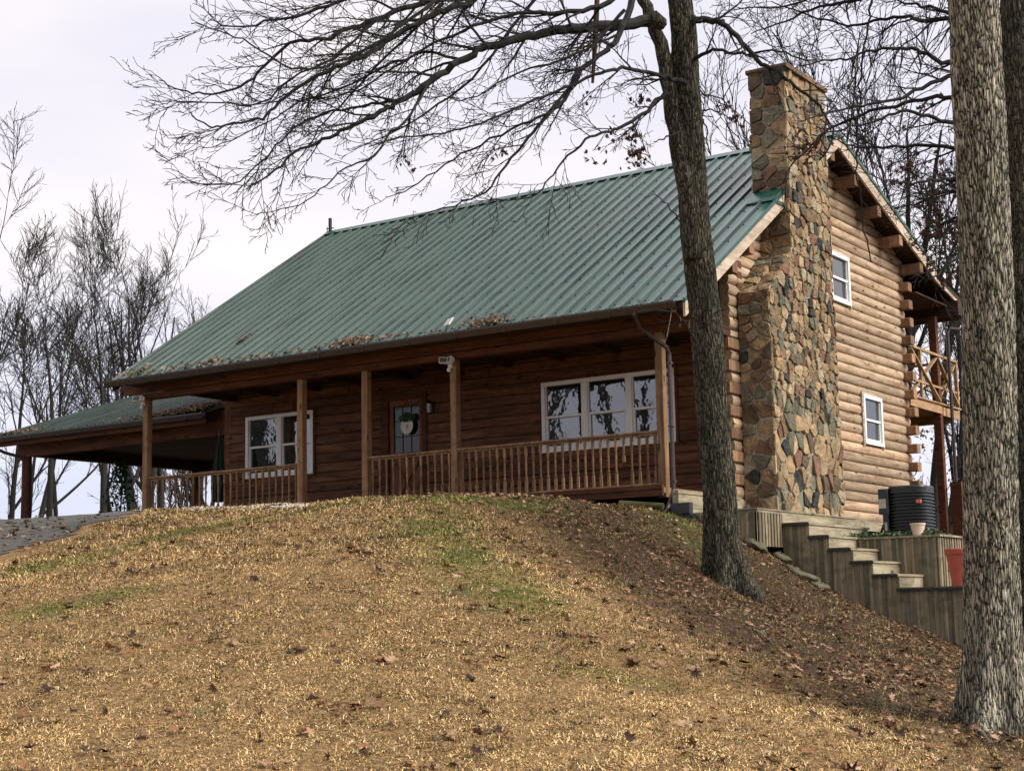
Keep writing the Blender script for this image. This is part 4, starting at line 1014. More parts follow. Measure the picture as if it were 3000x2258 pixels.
for i in range(900):
    x = -13.0-abs(r4.gauss(0, 1.0)) if i < 780 else -19.6+r4.gauss(0, .5); y = -.22+abs(r4.gauss(0, .55 if i < 780 else .15))*max(.15, 1-(-13-x)/3.0 if i < 780 else 1)
    drop_leaf(m_, r4, Vector((x, y, 1.28+.325*(y+.3)+.03+r4.random()*.06)), Vector((0, -.3, .95)), r4.uniform(.04, .07), .5)
o = m_.build('carport_leaf_litter', 'leaf'); o['kind'] = 'stuff'
# ------------------------------------------------------------------ trees
def sides(r_): return 10 if r_ > .07 else 7 if r_ > .03 else 5 if r_ > .012 else 3
def grow(mb, p, d, L, r0, lvl, rg, trop=0.0, wander=.22, kids=1.0, ang=40, minr=.0028, side=None):
    n = max(3, int(L/max(.10, L*.09))); st = L/n; pts = [p.copy()]; rad = [r0]; d = d.normalized(); q = p.copy(); out = []
    for i in range(n):
        t = (i+1)/n
        d = (d+Vector((rg.gauss(0, wander), rg.gauss(0, wander), rg.gauss(0, wander)))*.45+Vector((0, 0, trop*t*st*2))).normalized()
        q = q+d*st; pts.append(q.copy()); rad.append(max(minr*.8, r0*(1-.82*t)))
        if lvl > 0 and t > .12 and rg.random() < kids*(1.15 if lvl > 1 else .95): out.append((q.copy(), d.copy(), t, rad[-1]))
    mb.tube(pts, rad, sides(r0), cap=False)
    for (c_, dd, t, rr_) in out:
        ax = dd.cross(Vector((rg.gauss(0, 1), rg.gauss(0, 1), rg.gauss(0, 1)))).normalized()
        cd = Matrix.Rotation(R(rg.gauss(ang, 12)), 3, ax) @ dd
        grow(mb, c_, cd, L*rg.uniform(.30, .62)*(1.1-.5*t), max(minr, min(rr_*.75, r0*.5)), lvl-1, rg, trop, wander*1.05, kids, ang, minr)
def limb(mb, pts, r0, r1, rg, lvl=2, kl=1.4, dens=2.2, trop=.06, ang=42, minr=.003, bias=Vector((0, 0, 0)), k0=.1):
    P = [Vector(p) for p in pts]; Q = []; # smooth resample
    for i in range(len(P)-1):
        a = P[max(i-1, 0)]; b = P[i]; c_ = P[i+1]; e_ = P[min(i+2, len(P)-1)]
        for k in range(4):
            t = k/4; Q.append(.5*((2*b)+(c_-a)*t+(2*a-5*b+4*c_-e_)*t*t+(3*b-a-3*c_+e_)*t*t*t))
    Q.append(P[-1]); n = len(Q); rad = [r0+(r1-r0)*(i/(n-1))**.8 for i in range(n)]
    Q = [q+Vector((rg.gauss(0, 1), rg.gauss(0, 1), rg.gauss(0, 1)))*.012 if 0 < i < n-1 else q for i, q in enumerate(Q)]
    mb.tube(Q, rad, sides(r0), cap=True)
    tot = 0
    for i in range(1, n):
        seg = (Q[i]-Q[i-1]); tot += seg.length*dens; 
        while tot > 1:
            tot -= 1
            if i/n < k0: continue
            dd = seg.normalized(); ax = dd.cross(Vector((rg.gauss(0, 1), rg.gauss(0, 1), rg.gauss(0, 1)))).normalized()
            cd = (Matrix.Rotation(R(rg.gauss(ang, 14)), 3, ax) @ dd+bias).normalized(); f_ = 1-.45*i/n
            grow(mb, Q[i], cd, kl*rg.uniform(.55, 1.25)*f_, max(minr, min(rad[i]*.55, .02)), lvl, rg, trop, .22, .9, 38, minr)
    return Q
def bark_trunk(pts, radii, base_z, n, dz, amp, seed, flare=.5, fh=.5, lobes=5):
    P = [Vector(p) for p in pts]; hs = [p.z for p in P]; z = hs[0]; vs = []; rows = 0; off = Vector((seed*7.3, seed*3.1, 0))
    zz = np.arange(hs[0], hs[-1], dz); X = np.interp(zz, hs, [p.x for p in P]); Y = np.interp(zz, hs, [p.y for p in P]); Rr = np.interp(zz, hs, radii)
    for i, z in enumerate(zz):
        h_ = z-base_z; fl = flare*math.exp(-max(h_, -.1)/fh*1.8) if fh else 0
        for k in range(n):
            a = 2*math.pi*k/n; ca, sa = math.cos(a), math.sin(a)
            q = Vector((ca*Rr[i]*24, sa*Rr[i]*24, z*3.6))+off; wq = Vector((ca*2, sa*2, z*5))
            f1 = abs(mnoise.noise(q+Vector((mnoise.noise(wq)*1.6, 0, 0)))); f2 = mnoise.noise(q*2.3)
            f3 = mnoise.noise(Vector((ca*1.3, sa*1.3, z*.8))+off)
            rr_ = Rr[i]*(1+fl*(.6+.6*math.cos(lobes*a+seed)+.3*math.cos(3*a+seed*2))+f3*.05)+amp*(min(f1*3.2, 1)-.5)+amp*.35*f2
            vs.append((X[i]+ca*rr_, Y[i]+sa*rr_, z))
    m = len(zz); mb = MB(); mb.poly(vs, [(i*n+k, i*n+(k+1) % n, (i+1)*n+(k+1) % n, (i+1)*n+k) for i in range(m-1) for k in range(n)], .5)
    return mb
def hang_leaves(mb, rg, p, n, s=.05, spread=.12):
    for i in range(n):
        c_ = p+Vector((rg.gauss(0, spread), rg.gauss(0, spread), rg.gauss(-.05, spread)))
        drop_leaf(mb, rg, c_, Vector((rg.gauss(0, 1), rg.gauss(0, 1), rg.gauss(0, .3))).normalized(), s*rg.uniform(.7, 1.3), .5)
# --- the oak in front of the chimney
D1 = 21.6
def A(px, py, d): return Vector(at(px, py, d))
rg = random.Random(101)
b1 = A(2140, 1745, D1); gz = h1(b1.x, b1.y)
oak = thing('oak_tree', 'bare forked oak spreading its branches in front of the cabin roof and chimney', 'tree', (b1.x, b1.y, gz))
tp = [(2141, 1790, 75), (2138, 1700, 62), (2117, 1591, 56), (2108, 1450, 52), (2082, 1161, 49), (2069, 950, 50), (2038, 690, 47), (2022, 420, 45), (2008, 250, 44), (2004, 100, 40), (1992, 0, 38), (1975, -300, 34), (1980, -800, 26), (2000, -1300, 14)]
P1 = [A(x, y, D1) for x, y, r_ in tp]; R1 = [r_*.92/F*D1 for _, _, r_ in tp]
bark_trunk(P1, R1, gz, 130, .035, .014, 1, .5, .6).build('trunk', 'bark', oak, smooth=True)
m_ = MB()
fk = [A(x, y, D1-.1) for x, y in [(2036, 760), (2018, 600), (1985, 420), (1962, 270), (1935, 130), (1905, 50), (1860, -60), (1800, -220), (1720, -500), (1600, -800)]]
limb(m_, fk, 33/F*D1, .04, rg, 2, 1.5, .25, k0=.6)
m_.tube([A(1935, 70, D1-.25), A(1925, 60, D1-.35), A(1915, 78, D1-.3)], [.10, .14, .08], 8)
m_.build('limb', 'bark', oak, smooth=True)
m_ = MB(); B_ = Vector((-.35, -.1, -.12))
L1 = [
 ([(1900, 62, 21.3), (1845, 69, 21.1), (1778, 78, 20.9), (1694, 82, 20.7), (1610, 92, 20.5), (1526, 113, 20.3), (1442, 134, 20.1), (1399, 150, 20.0), (1328, 193, 19.9), (1257, 237, 19.8), (1186, 289, 19.7), (1138, 313, 19.6), (1091, 342, 19.5), (1019, 375, 19.4), (948, 408, 19.3), (877, 441, 19.2), (806, 498, 19.1), (730, 545, 19.0)], .085, .010, 3.1, 1.5),
 ([(1600, -160, 20.6), (1470, -60, 20.4), (1380, 0, 20.2), (1304, 33, 20.0), (1233, 62, 19.9), (1162, 104, 19.8), (1091, 152, 19.7), (1019, 185, 19.6), (948, 213, 19.5), (877, 256, 19.4), (806, 313, 19.3), (758, 351, 19.2), (663, 361, 19.1), (611, 372, 19.0), (560, 330, 18.9)], .055, .008, 3.3, 1.3),
 ([(1500, -170, 21.2), (1380, -60, 21.1), (1280, 0, 21.0), (1162, 30, 20.9), (1091, 62, 20.8), (1019, 85, 20.7), (950, 115, 20.6), (853, 128, 20.5), (760, 210, 20.4), (690, 262, 20.3), (600, 275, 20.2), (530, 262, 20.1), (465, 235, 20.0)], .05, .007, 3.4, 1.2),
 ([(1450, -260, 20.5), (1200, -110, 20.3), (1050, -20, 20.2), (930, 30, 20.1), (800, 60, 20.0), (700, 80, 19.9), (610, 60, 19.8)], .04, .007, 3.2, 1.2),
 ([(2010, 245, 21.3), (1980, 235, 21.1), (1946, 223, 20.9), (1883, 206, 20.7), (1820, 200, 20.5), (1757, 214, 20.3), (1673, 248, 20.1), (1589, 286, 19.9), (1505, 319, 19.7), (1400, 361, 19.5), (1300, 390, 19.4), (1180, 405, 19.3), (1080, 430, 19.2)], .035, .008, 3.0, 1.1),
 ([(1965, 256, 21.2), (1925, 298, 21.0), (1883, 336, 20.8), (1820, 374, 20.6), (1778, 387, 20.5), (1715, 412, 20.3), (1650, 470, 20.2), (1610, 520, 20.1), (1560, 575, 20.0), (1430, 590, 19.9)], .034, .006, 2.8, 1.0),
 ([(1860, -20, 21.0), (1833, 63, 20.8), (1799, 126, 20.6), (1770, 155, 20.5), (1694, 210, 20.3), (1652, 290, 20.1), (1602, 345, 20.0), (1547, 403, 19.9), (1484, 483, 19.8), (1421, 560, 19.7), (1330, 600, 19.6), (1190, 640, 19.5)], .05, .006, 2.9, 1.1),
 ([(1840, -40, 20.6), (1760, 20, 20.4), (1640, 35, 20.3), (1540, 40, 20.2), (1440, 60, 20.1), (1330, 100, 20.0), (1200, 170, 19.9), (1050, 260, 19.8), (930, 300, 19.7)], .042, .007, 3.0, 1.2),
 ([(1186, 289, 19.7), (1120, 300, 19.9), (1050, 315, 20.0), (950, 330, 20.1), (860, 380, 20.2), (790, 450, 20.2), (700, 530, 20.2), (600, 540, 20.2), (525, 515, 20.2)], .022, .006, 2.8, 1.0),
 ([(1257, 237, 19.8), (1210, 330, 19.5), (1150, 390, 19.3), (1080, 470, 19.1), (1010, 490, 19.0), (940, 560, 18.9), (850, 610, 18.8), (750, 628, 18.8)], .020, .005, 2.4, .9),
 ([(1100, 60, 20.6), (980, 170, 20.3), (880, 210, 20.2), (760, 300, 20.1), (640, 300, 20.1), (520, 300, 20.1), (470, 345, 20.1)], .02, .005, 2.8, 1.0),
 ([(1350, 180, 19.9), (1250, 150, 20.1), (1120, 200, 20.2), (1000, 260, 20.3), (880, 300, 20.4), (780, 360, 20.4), (650, 420, 20.4), (570, 440, 20.4)], .022, .005, 2.8, 1.0),
 ([(1700, 215, 20.2), (1600, 330, 20.0), (1500, 380, 19.9), (1380, 440, 19.8), (1280, 500, 19.7), (1180, 560, 19.6), (1130, 575, 19.6)], .024, .005, 2.6, .95),
 ([(1350, -60, 19.5), (1200, 60, 19.3), (1080, 140, 19.2), (960, 190, 19.1), (850, 200, 19.0), (740, 130, 18.9), (640, 90, 18.9), (560, 70, 18.9)], .026, .006, 2.8, 1.0),
 ([(1650, -100, 21.8), (1500, 80, 21.7), (1380, 230, 21.6), (1250, 330, 21.5), (1130, 400, 21.4), (1030, 440, 21.4)], .03, .006, 2.8, 1.0),
 ([(1300, 10, 20.8), (1180, 120, 20.9), (1060, 240, 21.0), (980, 330, 21.0), (900, 430, 21.0), (860, 500, 21.0)], .022, .006, 2.6, .9),
 ([(1830, 30, 20.3), (1740, 130, 20.2), (1640, 180, 20.1), (1520, 210, 20.0), (1400, 280, 19.9), (1300, 290, 19.9)], .026, .006, 2.8, 1.0),
 # right side
 ([(2020, 60, 21.6), (2050, 58, 21.4), (2089, 64, 21.2), (2114, 66, 21.1), (2148, 97, 21.0), (2186, 139, 20.9), (2232, 185, 20.8), (2270, 205, 20.7), (2313, 240, 20.7), (2380, 290, 20.6), (2416, 335, 20.6), (2440, 400, 20.5), (2400, 470, 20.5)], .055, .010, 2.4, .9),
 ([(2025, 170, 21.6), (2051, 164, 21.4), (2089, 143, 21.3), (2148, 155, 21.2), (2199, 160, 21.1), (2262, 147, 21.0), (2340, 170, 21.0), (2420, 190, 20.9)], .032, .008, 2.2, .9),
 ([(2050, 325, 21.7), (2085, 322, 21.6), (2120, 335, 21.5), (2148, 362, 21.4)], .014, .006, 1.2, .6), 
 ([(2055, 275, 21.7), (2100, 285, 21.6), (2135, 310, 21.5)], .014, .006, 1.2, .5),
 ([(2060, 350, 21.7), (2075, 390, 21.5), (2065, 420, 21.4)], .014, .006, 1.0, .5),
 ([(1985, 385, 21.4), (1955, 405, 21.2), (1915, 415, 21.0)], .02, .006, 1.4, .5), ([(2040, 1000, 21.3), (1990, 930, 21.0), (1930, 905, 20.9), (1860, 915, 20.8)], .015, .005, 2.0, .6),
 ([(2000, 690, 21.3), (1985, 640, 21.1), (1945, 590, 21.0), (1915, 570, 21.0)], .014, .005, .8, .4), ([(2090, 920, 21.4), (2135, 905, 21.2), (2150, 940, 21.1)], .010, .004, 1.6, .4),
]
for (pp, r0, r1, dn, kl) in L1:
    rt = pp[0][0] > 1990 and pp[-1][0] > 2040
    limb(m_, [A(*p) for p in pp], r0, r1, rg, 2 if kl > .7 else 1, kl*.84, dn*1.5, .06, 46, .0050, Vector((.2, 0, .05)) if rt else B_, .08)
m_.build('branches', 'twig', oak)
m_ = MB(); m_.tube([A(1750, -120, 20.9), A(1749, 0, 20.8), A(1745, 84, 20.8), A(1741, 160, 20.8), A(1736, 244, 20.8)], [.03, .035, .04, .032, .02], 7); m_.build('dead_limb', 'dead_leaf', oak); m_ = MB(); m_.tube([A(1262, -40, 20.6), A(1272, 100, 20.5), A(1262, 200, 20.5)], [.015, .016, .01], 5); m_.build('dead_limb', 'dead_leaf', oak)
m_ = MB()
for (px, py, n_) in ((1878, 290, 14), (1795, 375, 12), (1845, 385, 14), (1463, 445, 10), (1870, 440, 26), (1860, 470, 16), (1752, 450, 8), (2125, 300, 12), (2150, 345, 12), (1190, 465, 8), (2010, 925, 6), (1715, 280, 4), (2140, 330, 8)):
    hang_leaves(m_, rg, A(px, py, 21.0), n_, .05, .07)
m_.build('dead_leaves', 'dead_leaf', oak)
# --- the big trunk at the right
D2 = 13.0
tp = [(2922, 2230, 98), (2918, 2100, 88), (2912, 1950, 80), (2905, 1700, 77), (2901, 1300, 76), (2895, 900, 75), (2877, 500, 73), (2852, 0, 71), (2830, -500, 62), (2800, -1500, 40), (2790, -2400, 15)]
P2 = [A(x, y, D2) for x, y, r_ in tp]; R2 = [r_/F*D2 for _, _, r_ in tp]; g2 = h1(P2[1].x, P2[1].y)
ok2 = thing('oak_tree', 'thick rough barked trunk nearest the camera at the right edge', 'tree', (P2[1].x, P2[1].y, g2))
bark_trunk(P2, R2, g2, 190, .022, .014, 2, .62, .62, 5).build('trunk', 'bark2', ok2, smooth=True)
m_ = MB(); rg = random.Random(55)
for k in range(10):
    t = R(36*k+10); q = A(2820, -900-80*k, D2)
    limb(m_, [q, q+Vector((math.cos(t), math.sin(t), .5))*1.5, q+Vector((math.cos(t)*3.2, math.sin(t)*3.2, 1.6))], .07, .01, rg, 2, 1.3, 1.2)
m_.build('branches', 'twig', ok2)
# --- the dark tree behind it, whose branches cross the sky above the gable
D3 = 20.0
tp = [(3020, 1900, 62), (3012, 1200, 58), (3002, 700, 56), (2990, 300, 54), (2985, 0, 50), (2975, -500, 42), (2960, -1200, 20)]
P3 = [A(x, y, D3) for x, y, r_ in tp]; P3[0] = Vector((P3[0].x, P3[0].y, h1(P3[0].x, P3[0].y)-.2)); R3 = [r_/F*D3 for _, _, r_ in tp]
ok3 = thing('oak_tree', 'dark trunk half hidden behind the nearest trunk, branches crossing the sky over the gable', 'tree', (P3[0].x, P3[0].y, P3[0].z+.2))
bark_trunk(P3, R3, P3[0].z+.2, 90, .04, .022, 3, .3, .5).build('trunk', 'bark', ok3, smooth=True)
m_ = MB(); rg = random.Random(77); BL = Vector((-.3, .0, .0))
L3 = [
 [(2980, 40), (2850, 45), (2777, 38), (2700, 18), (2640, 6), (2560, -20)], [(2985, 20), (2860, 40), (2777, 55), (2700, 60), (2650, 48), (2580, 60), (2500, 75), (2420, 60), (2330, 30), (2260, 5)],
 [(2985, 120), (2870, 150), (2777, 185), (2700, 150), (2640, 143), (2560, 148), (2480, 172), (2400, 178), (2330, 200)], [(2985, 190), (2860, 210), (2780, 228), (2680, 268), (2600, 300), (2500, 312), (2430, 330), (2360, 350)],
 [(2985, 300), (2860, 300), (2785, 285), (2700, 290), (2600, 318), (2500, 345), (2400, 400), (2330, 470), (2290, 540)], [(2990, 420), (2880, 435), (2790, 432), (2680, 428), (2560, 430), (2480, 425), (2430, 400)],
 [(2990, 350), (2880, 360), (2790, 362), (2720, 340), (2640, 330), (2560, 355), (2470, 380), (2380, 395)], [(2990, 480), (2880, 500), (2800, 520), (2730, 530), (2650, 540), (2570, 520)],
 [(2990, 560), (2890, 580), (2810, 560), (2740, 570), (2680, 600), (2620, 610)], [(2995, 640), (2890, 650), (2810, 640), (2760, 660), (2700, 700)], [(2995, 700), (2890, 730), (2815, 750), (2760, 790), (2730, 820)],
 [(2980, -60), (2800, -40), (2640, -60), (2480, -40), (2300, 20), (2150, 30)], [(2980, -140), (2750, -100), (2560, -10), (2400, 20), (2300, 60), (2200, 100)],
 [(2570, -80), (2553, 0), (2545, 60), (2530, 160), (2520, 280), (2512, 400), (2510, 480), (2520, 560), (2530, 650), (2548, 740), (2554, 768)],
 [(2985, 240), (3000, 200), (3020, 160)], [(2988, 450), (3010, 440), (3030, 430)]]
for i, pp in enumerate(L3):
    n_ = len(pp); pts = [A(x, y, D3+1.2*math.sin(i*1.7)*j/n_+.4*j/n_) for j, (x, y) in enumerate(pp)]
    wh = (i == 13)
    limb(m_, pts, .017 if wh else .042, .009 if wh else .007, rg, 2 if not wh else 1, .5 if wh else .95, .7 if wh else 3.8, .04, 44, .0044, BL if not wh else Vector((0, 0, 0)), .18)
m_.build('branches', 'twig', ok3)
m_ = MB()
for (px, py, n_) in ((2640, 480, 20), (2690, 455, 14), (2680, 490, 16), (2650, 520, 12), (2740, 540, 26), (2780, 570, 22), (2720, 580, 10), (2760, 610, 14), (2700, 700, 9), (2740, 740, 16), (2775, 780, 26), (2760, 700, 16), (2730, 660, 18),
                     (2790, 800, 20), (2340, 400, 14), (2370, 420, 12), (2330, 420, 10), (2640, 325, 8), (2700, 300, 8), (2780, 500, 16), (2975, 180, 14), (2430, 385, 6), (2480, 230, 5), (2765, 650, 18)):
    hang_leaves(m_, rg, A(px, py, D3+.3), n_, .055, .11)
m_.build('dead_leaves', 'dead_leaf', ok3)
# --- distant bare trees, upright crowns
def far_tree(seed, H, stems, spread, lean=0, dens=1.0):
    rg = random.Random(seed); tr = MB(); br = MB(); r0 = H*.016
    def stem(p, d, L, r_, lv):
        n = 12; pts = [p.copy()]; rad = [r_]; q = p.copy(); d = d.normalized()
        for i in range(n):
            t = (i+1)/n; d = (d+Vector((rg.gauss(0, .05), rg.gauss(0, .05), .055))).normalized(); q = q+d*L/n; pts.append(q.copy()); rad.append(max(.012, r_*(1-.86*t)))
            if lv > 0 and t > .3 and rg.random() < .42:
                ax = d.cross(Vector((rg.gauss(0, 1), rg.gauss(0, 1), 0))).normalized(); stem(q, Matrix.Rotation(R(rg.gauss(spread, 7)), 3, ax) @ d, L*rg.uniform(.35, .6)*(1.25-t*.6), rad[-1]*.6, lv-1)
            elif t > .2:
                if rg.random() < .62*dens:
                    ax = d.cross(Vector((rg.gauss(0, 1), rg.gauss(0, 1), rg.gauss(0, 1)))).normalized()
                    grow(br, q, Matrix.Rotation(R(rg.gauss(34, 10)), 3, ax) @ d, H*rg.uniform(.05, .11), .020, 1, rg, .35, .16, .6, 30, .0115)
        (tr if r_ > .05 else br).tube(pts, rad, sides(r_) if r_ > .05 else 4, cap=False)
    for s_ in range(stems):
        a = rg.uniform(0, 6.28); k = 0 if stems == 1 else .22
        stem(Vector((0, 0, -.3)), Vector((k*math.cos(a)+lean, k*math.sin(a), 1)), H, r0, 2)
    return tr, br
def mk_far(seed, H, stems, spread, **k):
    t = thing('bare_tree', '-', 'tree', (0, 0, 0), 'bare trees beyond the cabin'); tr, br = far_tree(seed, H, stems, spread, **k)
    tr.build('trunk', 'far_bark', t, smooth=True); br.build('crown', 'far_bark', t); return t
protos = [mk_far(1, 15, 1, 33, dens=1.25), mk_far(2, 14, 2, 26), mk_far(3, 15, 3, 26), mk_far(4, 12, 2, 34, dens=1.1)]
def copy_tree(t):
    c_ = t.copy(); C.objects.link(c_)
    for ch_ in list(t.children): q = ch_.copy(); C.objects.link(q); q.parent = c_
    return c_
PH = [max(v.co.z for ch_ in t.children for v in ch_.data.vertices) for t in protos]
used_p = set()
def place(k, px, d, top_py, label, rot=0, base=None, sc=None):
    t = protos[k] if k not in used_p else copy_tree(protos[k]); used_p.add(k)
    p = at(px, 1500, d); x, y = p[0], p[1]; z = h1(x, y); H = PH[k]
    s_ = (at(px, top_py, d)[2]-z)/H if sc is None else sc
    t.location = (x, y, z); t.scale = (s_, s_, s_); t.rotation_euler = (0, 0, rot); t['label'] = label; t['group'] = 'bare trees beyond the cabin'
    return t
FT = [(0, 145, 46, 590, 'tall bare tree whose trunk rises behind the left part of the carport'), (2, 408, 50, 530, 'bare tree with several steep stems rising behind the carport ridge'),
      (2, 470, 52, 520, 'bare tree with twin stems touching the left roof edge of the cabin'), (0, -75, 42, 250, 'tallest bare tree reaching in at the upper left edge'),
      (3, 40, 58, 640, 'dense bare tree at the far left behind the carport post'), 
      (2, 560, 64, 780, 'broad bare tree just over the left slope of the cabin roof'), (0, 320, 60, 700, 'bare tree seen under and above the middle of the carport roof'),
      (3, 640, 70, 880, 'small distant bare tree low against the cabin roof edge'), (3, 500, 72, 850, 'low twiggy bare tree farthest behind the cabin left end'), (1, 90, 70, 700, 'thin bare tree far behind the log carport post'),
      (0, 300, 48, 545, 'straight bare tree standing tallest behind the carport roof'), 
      (1, 2150, 52, 60, 'bare tree far behind the roof just left of the chimney'), (0, 2380, 48, -200, 'tall bare tree far behind the chimney top'), (2, 2560, 50, -250, 'tall bare tree far behind the gable peak'),
      (3, 2720, 46, 60, 'dense bare tree behind the rear roof slope'), (1, 2790, 56, 300, 'bare tree behind the rear balcony'), (3, 2480, 60, 120, 'bare tree faintly seen between chimney and gable peak'), (3, 2840, 42, 700, 'low bare tree behind the balcony posts')]
for i, (k, px, d, ty, lb) in enumerate(FT): place(k, px, d, ty, lb, i*1.3)
# trees behind the camera side, mirrored in the front windows
for i, (x, y) in enumerate([(-12, -17), (-18, -22), (-24, -17), (-22, -12), (-29, -20), (-16, -29)]):
    t = copy_tree(protos[[3, 0, 2, 3, 2, 1][i]]); t.location = (x, y, h1(x, y)); t.rotation_euler = (0, 0, i*2.1); t.scale = (1.1,)*3
    t['label'] = ['nearest', 'second', 'third', 'fourth', 'fifth', 'farthest'][i]+' bare tree across the lawn mirrored in the porch windows'; t['group'] = 'bare trees mirrored in the windows'
# evergreen shrub under the carport
sh = thing('evergreen_shrub', 'small leafy dark evergreen shrub seen under the carport', 'shrub', (0, 0, 0)); p = A(352, 1480, 38); sh.location = (p.x, p.y, p.z-.6)
m_ = MB(); r5 = random.Random(4)
for i in range(900):
    a = r5.uniform(0, 6.28); h_ = r5.random()**.8*1.5; q = (.55-.28*h_)*r5.random()**.5*1.1
    c_ = p+Vector((q*math.cos(a), q*math.sin(a), h_-.45)); d1 = Vector((r5.gauss(0, 1), r5.gauss(0, 1), r5.gauss(0, 1))).normalized()*.06; d2 = d1.cross(Vector((0, .3, 1))).normalized()*.025
    m_.poly([c_-d1, c_+d2, c_+d1, c_-d2], [(0, 1, 2, 3)])
m_.build('foliage', 'evergreen', sh)
m_ = MB(); m_.tube([(p.x, p.y, p.z-.7), (p.x+.05, p.y, p.z+.8)], .02, 5); m_.build('stem', 'twig', sh)
# vine tangle behind the balcony post
vn = thing('leafy_vine', 'tangle of vines and withered leaves growing behind the rear balcony posts', 'vine', (.6, 12.6, -2.5))
m_ = MB(); rg = random.Random(9); m2 = MB()
for k in range(9):
    p = Vector((rg.uniform(-1.6, 1.6), rg.uniform(11.9, 13.4), -3.2)); limb(m_, [p, p+Vector((rg.gauss(0, .25), 0, 1.6)), p+Vector((rg.gauss(0, .45), 0, 3.2)), p+Vector((rg.gauss(0, .6), 0, rg.uniform(3.8, 7.0)))], .018, .006, rg, 1, .7, 3.0, 0, 50, .005)
    for j in range(5): hang_leaves(m2, rg, p+Vector((rg.gauss(0, .4), rg.gauss(0, .2), rg.uniform(1.2, 5.0))), 8, .06, .16)
m_.build('stems', 'twig', vn); m2.build('leaves', 'dead_leaf', vn)
# ------------------------------------------------------------------ grass, leaves
def view_pts(n, rng, pw=1.0, margin=1.06):
    out = []; tot = 0
    while tot < n:
        d = 8.5+(30-8.5)*rng.random(40000)**pw; u = (rng.random(40000)-.5)*W0*margin/F
        fw = np.array([FX[0], FX[1]])/math.hypot(FX[0], FX[1]); rt = np.array([RX[0], RX[1]]); rt /= np.linalg.norm(rt)
        x = CAM[0]+d*fw[0]+d*u*rt[0]; y = CAM[1]+d*fw[1]+d*u*rt[1]
        k = ~inpoly(x-.35+1.3*(fbm(x*1.4, y*1.4)-.5), y+.35+1.3*(fbm(x*1.4+50, y*1.4)-.5), DRIVE_POLY) & (y < -2.5) | ((x > 1.5) & (y < -1.8) & (y > -2.6))
        out.append(np.c_[x, y, d][k]); tot += k.sum()
    return np.concatenate(out)[:n]
def tri_mesh(name, V, F_, cols=None, mat='blade'):
    me = bpy.data.meshes.new(name); me.vertices.add(len(V)); me.vertices.foreach_set('co', V.astype(np.float32).ravel())
    n, k = F_.shape; me.loops.add(n*k); me.loops.foreach_set('vertex_index', F_.astype(np.int32).ravel())
    me.polygons.add(n); me.polygons.foreach_set('loop_start', np.arange(0, n*k, k, dtype=np.int32)); me.polygons.foreach_set('loop_total', np.full(n, k, dtype=np.int32)); me.update()
    if cols is not None:
        a = me.attributes.new('tint', 'FLOAT_COLOR', 'FACE'); a.data.foreach_set('color', np.c_[cols, np.ones(len(cols))].astype(np.float32).ravel())
    me.materials.append(M[mat]); o = bpy.data.objects.new(name, me); C.objects.link(o); return o
rg_ = np.random.default_rng(3); NB = 640000
P = view_pts(NB, rg_, .85); x, y, d = P.T; z = hz(x, y); lt = litter(x, y); gn = green(x, y)
keep = rg_.random(NB) > lt*.72; x, y, d, z, lt, gn = [q[keep] for q in (x, y, d, z, lt, gn)]; n = len(x)
az = rg_.random(n)*6.283; L_ = (.017+.033*rg_.random(n)**1.5)*(1+.4*(d > 18)); el = np.abs(rg_.normal(.34, .33, n)); wd = .0022+.00022*d
dx, dy, dz_ = np.cos(az)*np.cos(el), np.sin(az)*np.cos(el), np.sin(el); px_, py_ = -np.sin(az), np.cos(az)
b = np.c_[x, y, z-.004+.018*(fbm(x*5, y*5, 2)-.5)]; pw_ = np.c_[px_, py_, 0*x]; V = np.empty((n, 6, 3)); az2 = az+rg_.normal(0, .9, n); el2 = el-.15+rg_.normal(-.25, .4, n)
d1_ = np.c_[dx, dy, dz_]*(L_*.55)[:, None]; d2_ = np.c_[np.cos(az2)*np.cos(el2), np.sin(az2)*np.cos(el2), np.sin(el2)]*(L_*.75)[:, None]; mid = b+d1_; pw2 = np.c_[-np.sin(az2), np.cos(az2), 0*x]
V[:, 0] = b-pw_*wd[:, None]; V[:, 1] = b+pw_*wd[:, None]; V[:, 2] = mid+d2_*.15; V[:, 3] = mid-pw2*(wd*.8)[:, None]; V[:, 4] = mid+pw2*(wd*.8)[:, None]; V[:, 5] = mid+d2_
r1 = rg_.random(n)
tan = np.array([.76, .51, .235]); tan2 = np.array([.46, .285, .12]); dk = np.array([.055, .038, .022]); pal = np.array([.82, .66, .40]); gr1 = np.array([.17, .19, .05]); gr2 = np.array([.30, .29, .09]); br1 = np.array([.16, .095, .05])
pn = (fbm(x*.55, y*.55)-.5)*3; pn2 = (fbm(x*2.3+9, y*2.3)-.5)*3.4
dark_p = np.clip(.36+.5*pn+.75*pn2+.45*(fbm(x*7, y*7, 2)-.5)*3+.25*lt, 0.05, 1.1)  # share of dark blades: brown patches, plus small turf shadows put in as colour
col = np.where((r1 < dark_p*.50)[:, None], dk, np.where((r1 < .55)[:, None], tan2*(1-.3*lt[:, None])+.0, np.where((r1 < .9)[:, None], tan, pal)))
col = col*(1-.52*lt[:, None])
isg = rg_.random(n) < np.clip(gn*.85+.02+.10*np.clip(pn+.2, 0, 1)+.30*lt*np.clip(pn2, 0, 1), 0, .9); col = np.where(isg[:, None], np.where((rg_.random(n) < .5)[:, None], gr1, gr2), col)
col *= ((.75+.5*rg_.random(n))*(.52+.96*fbm(x*1.5+4, y*1.5, 5))*np.clip(.35+1.3*fbm(x*9, y*9, 2), .5, 1.3))[:, None]  # random blade tone, with clump shading painted into the tint
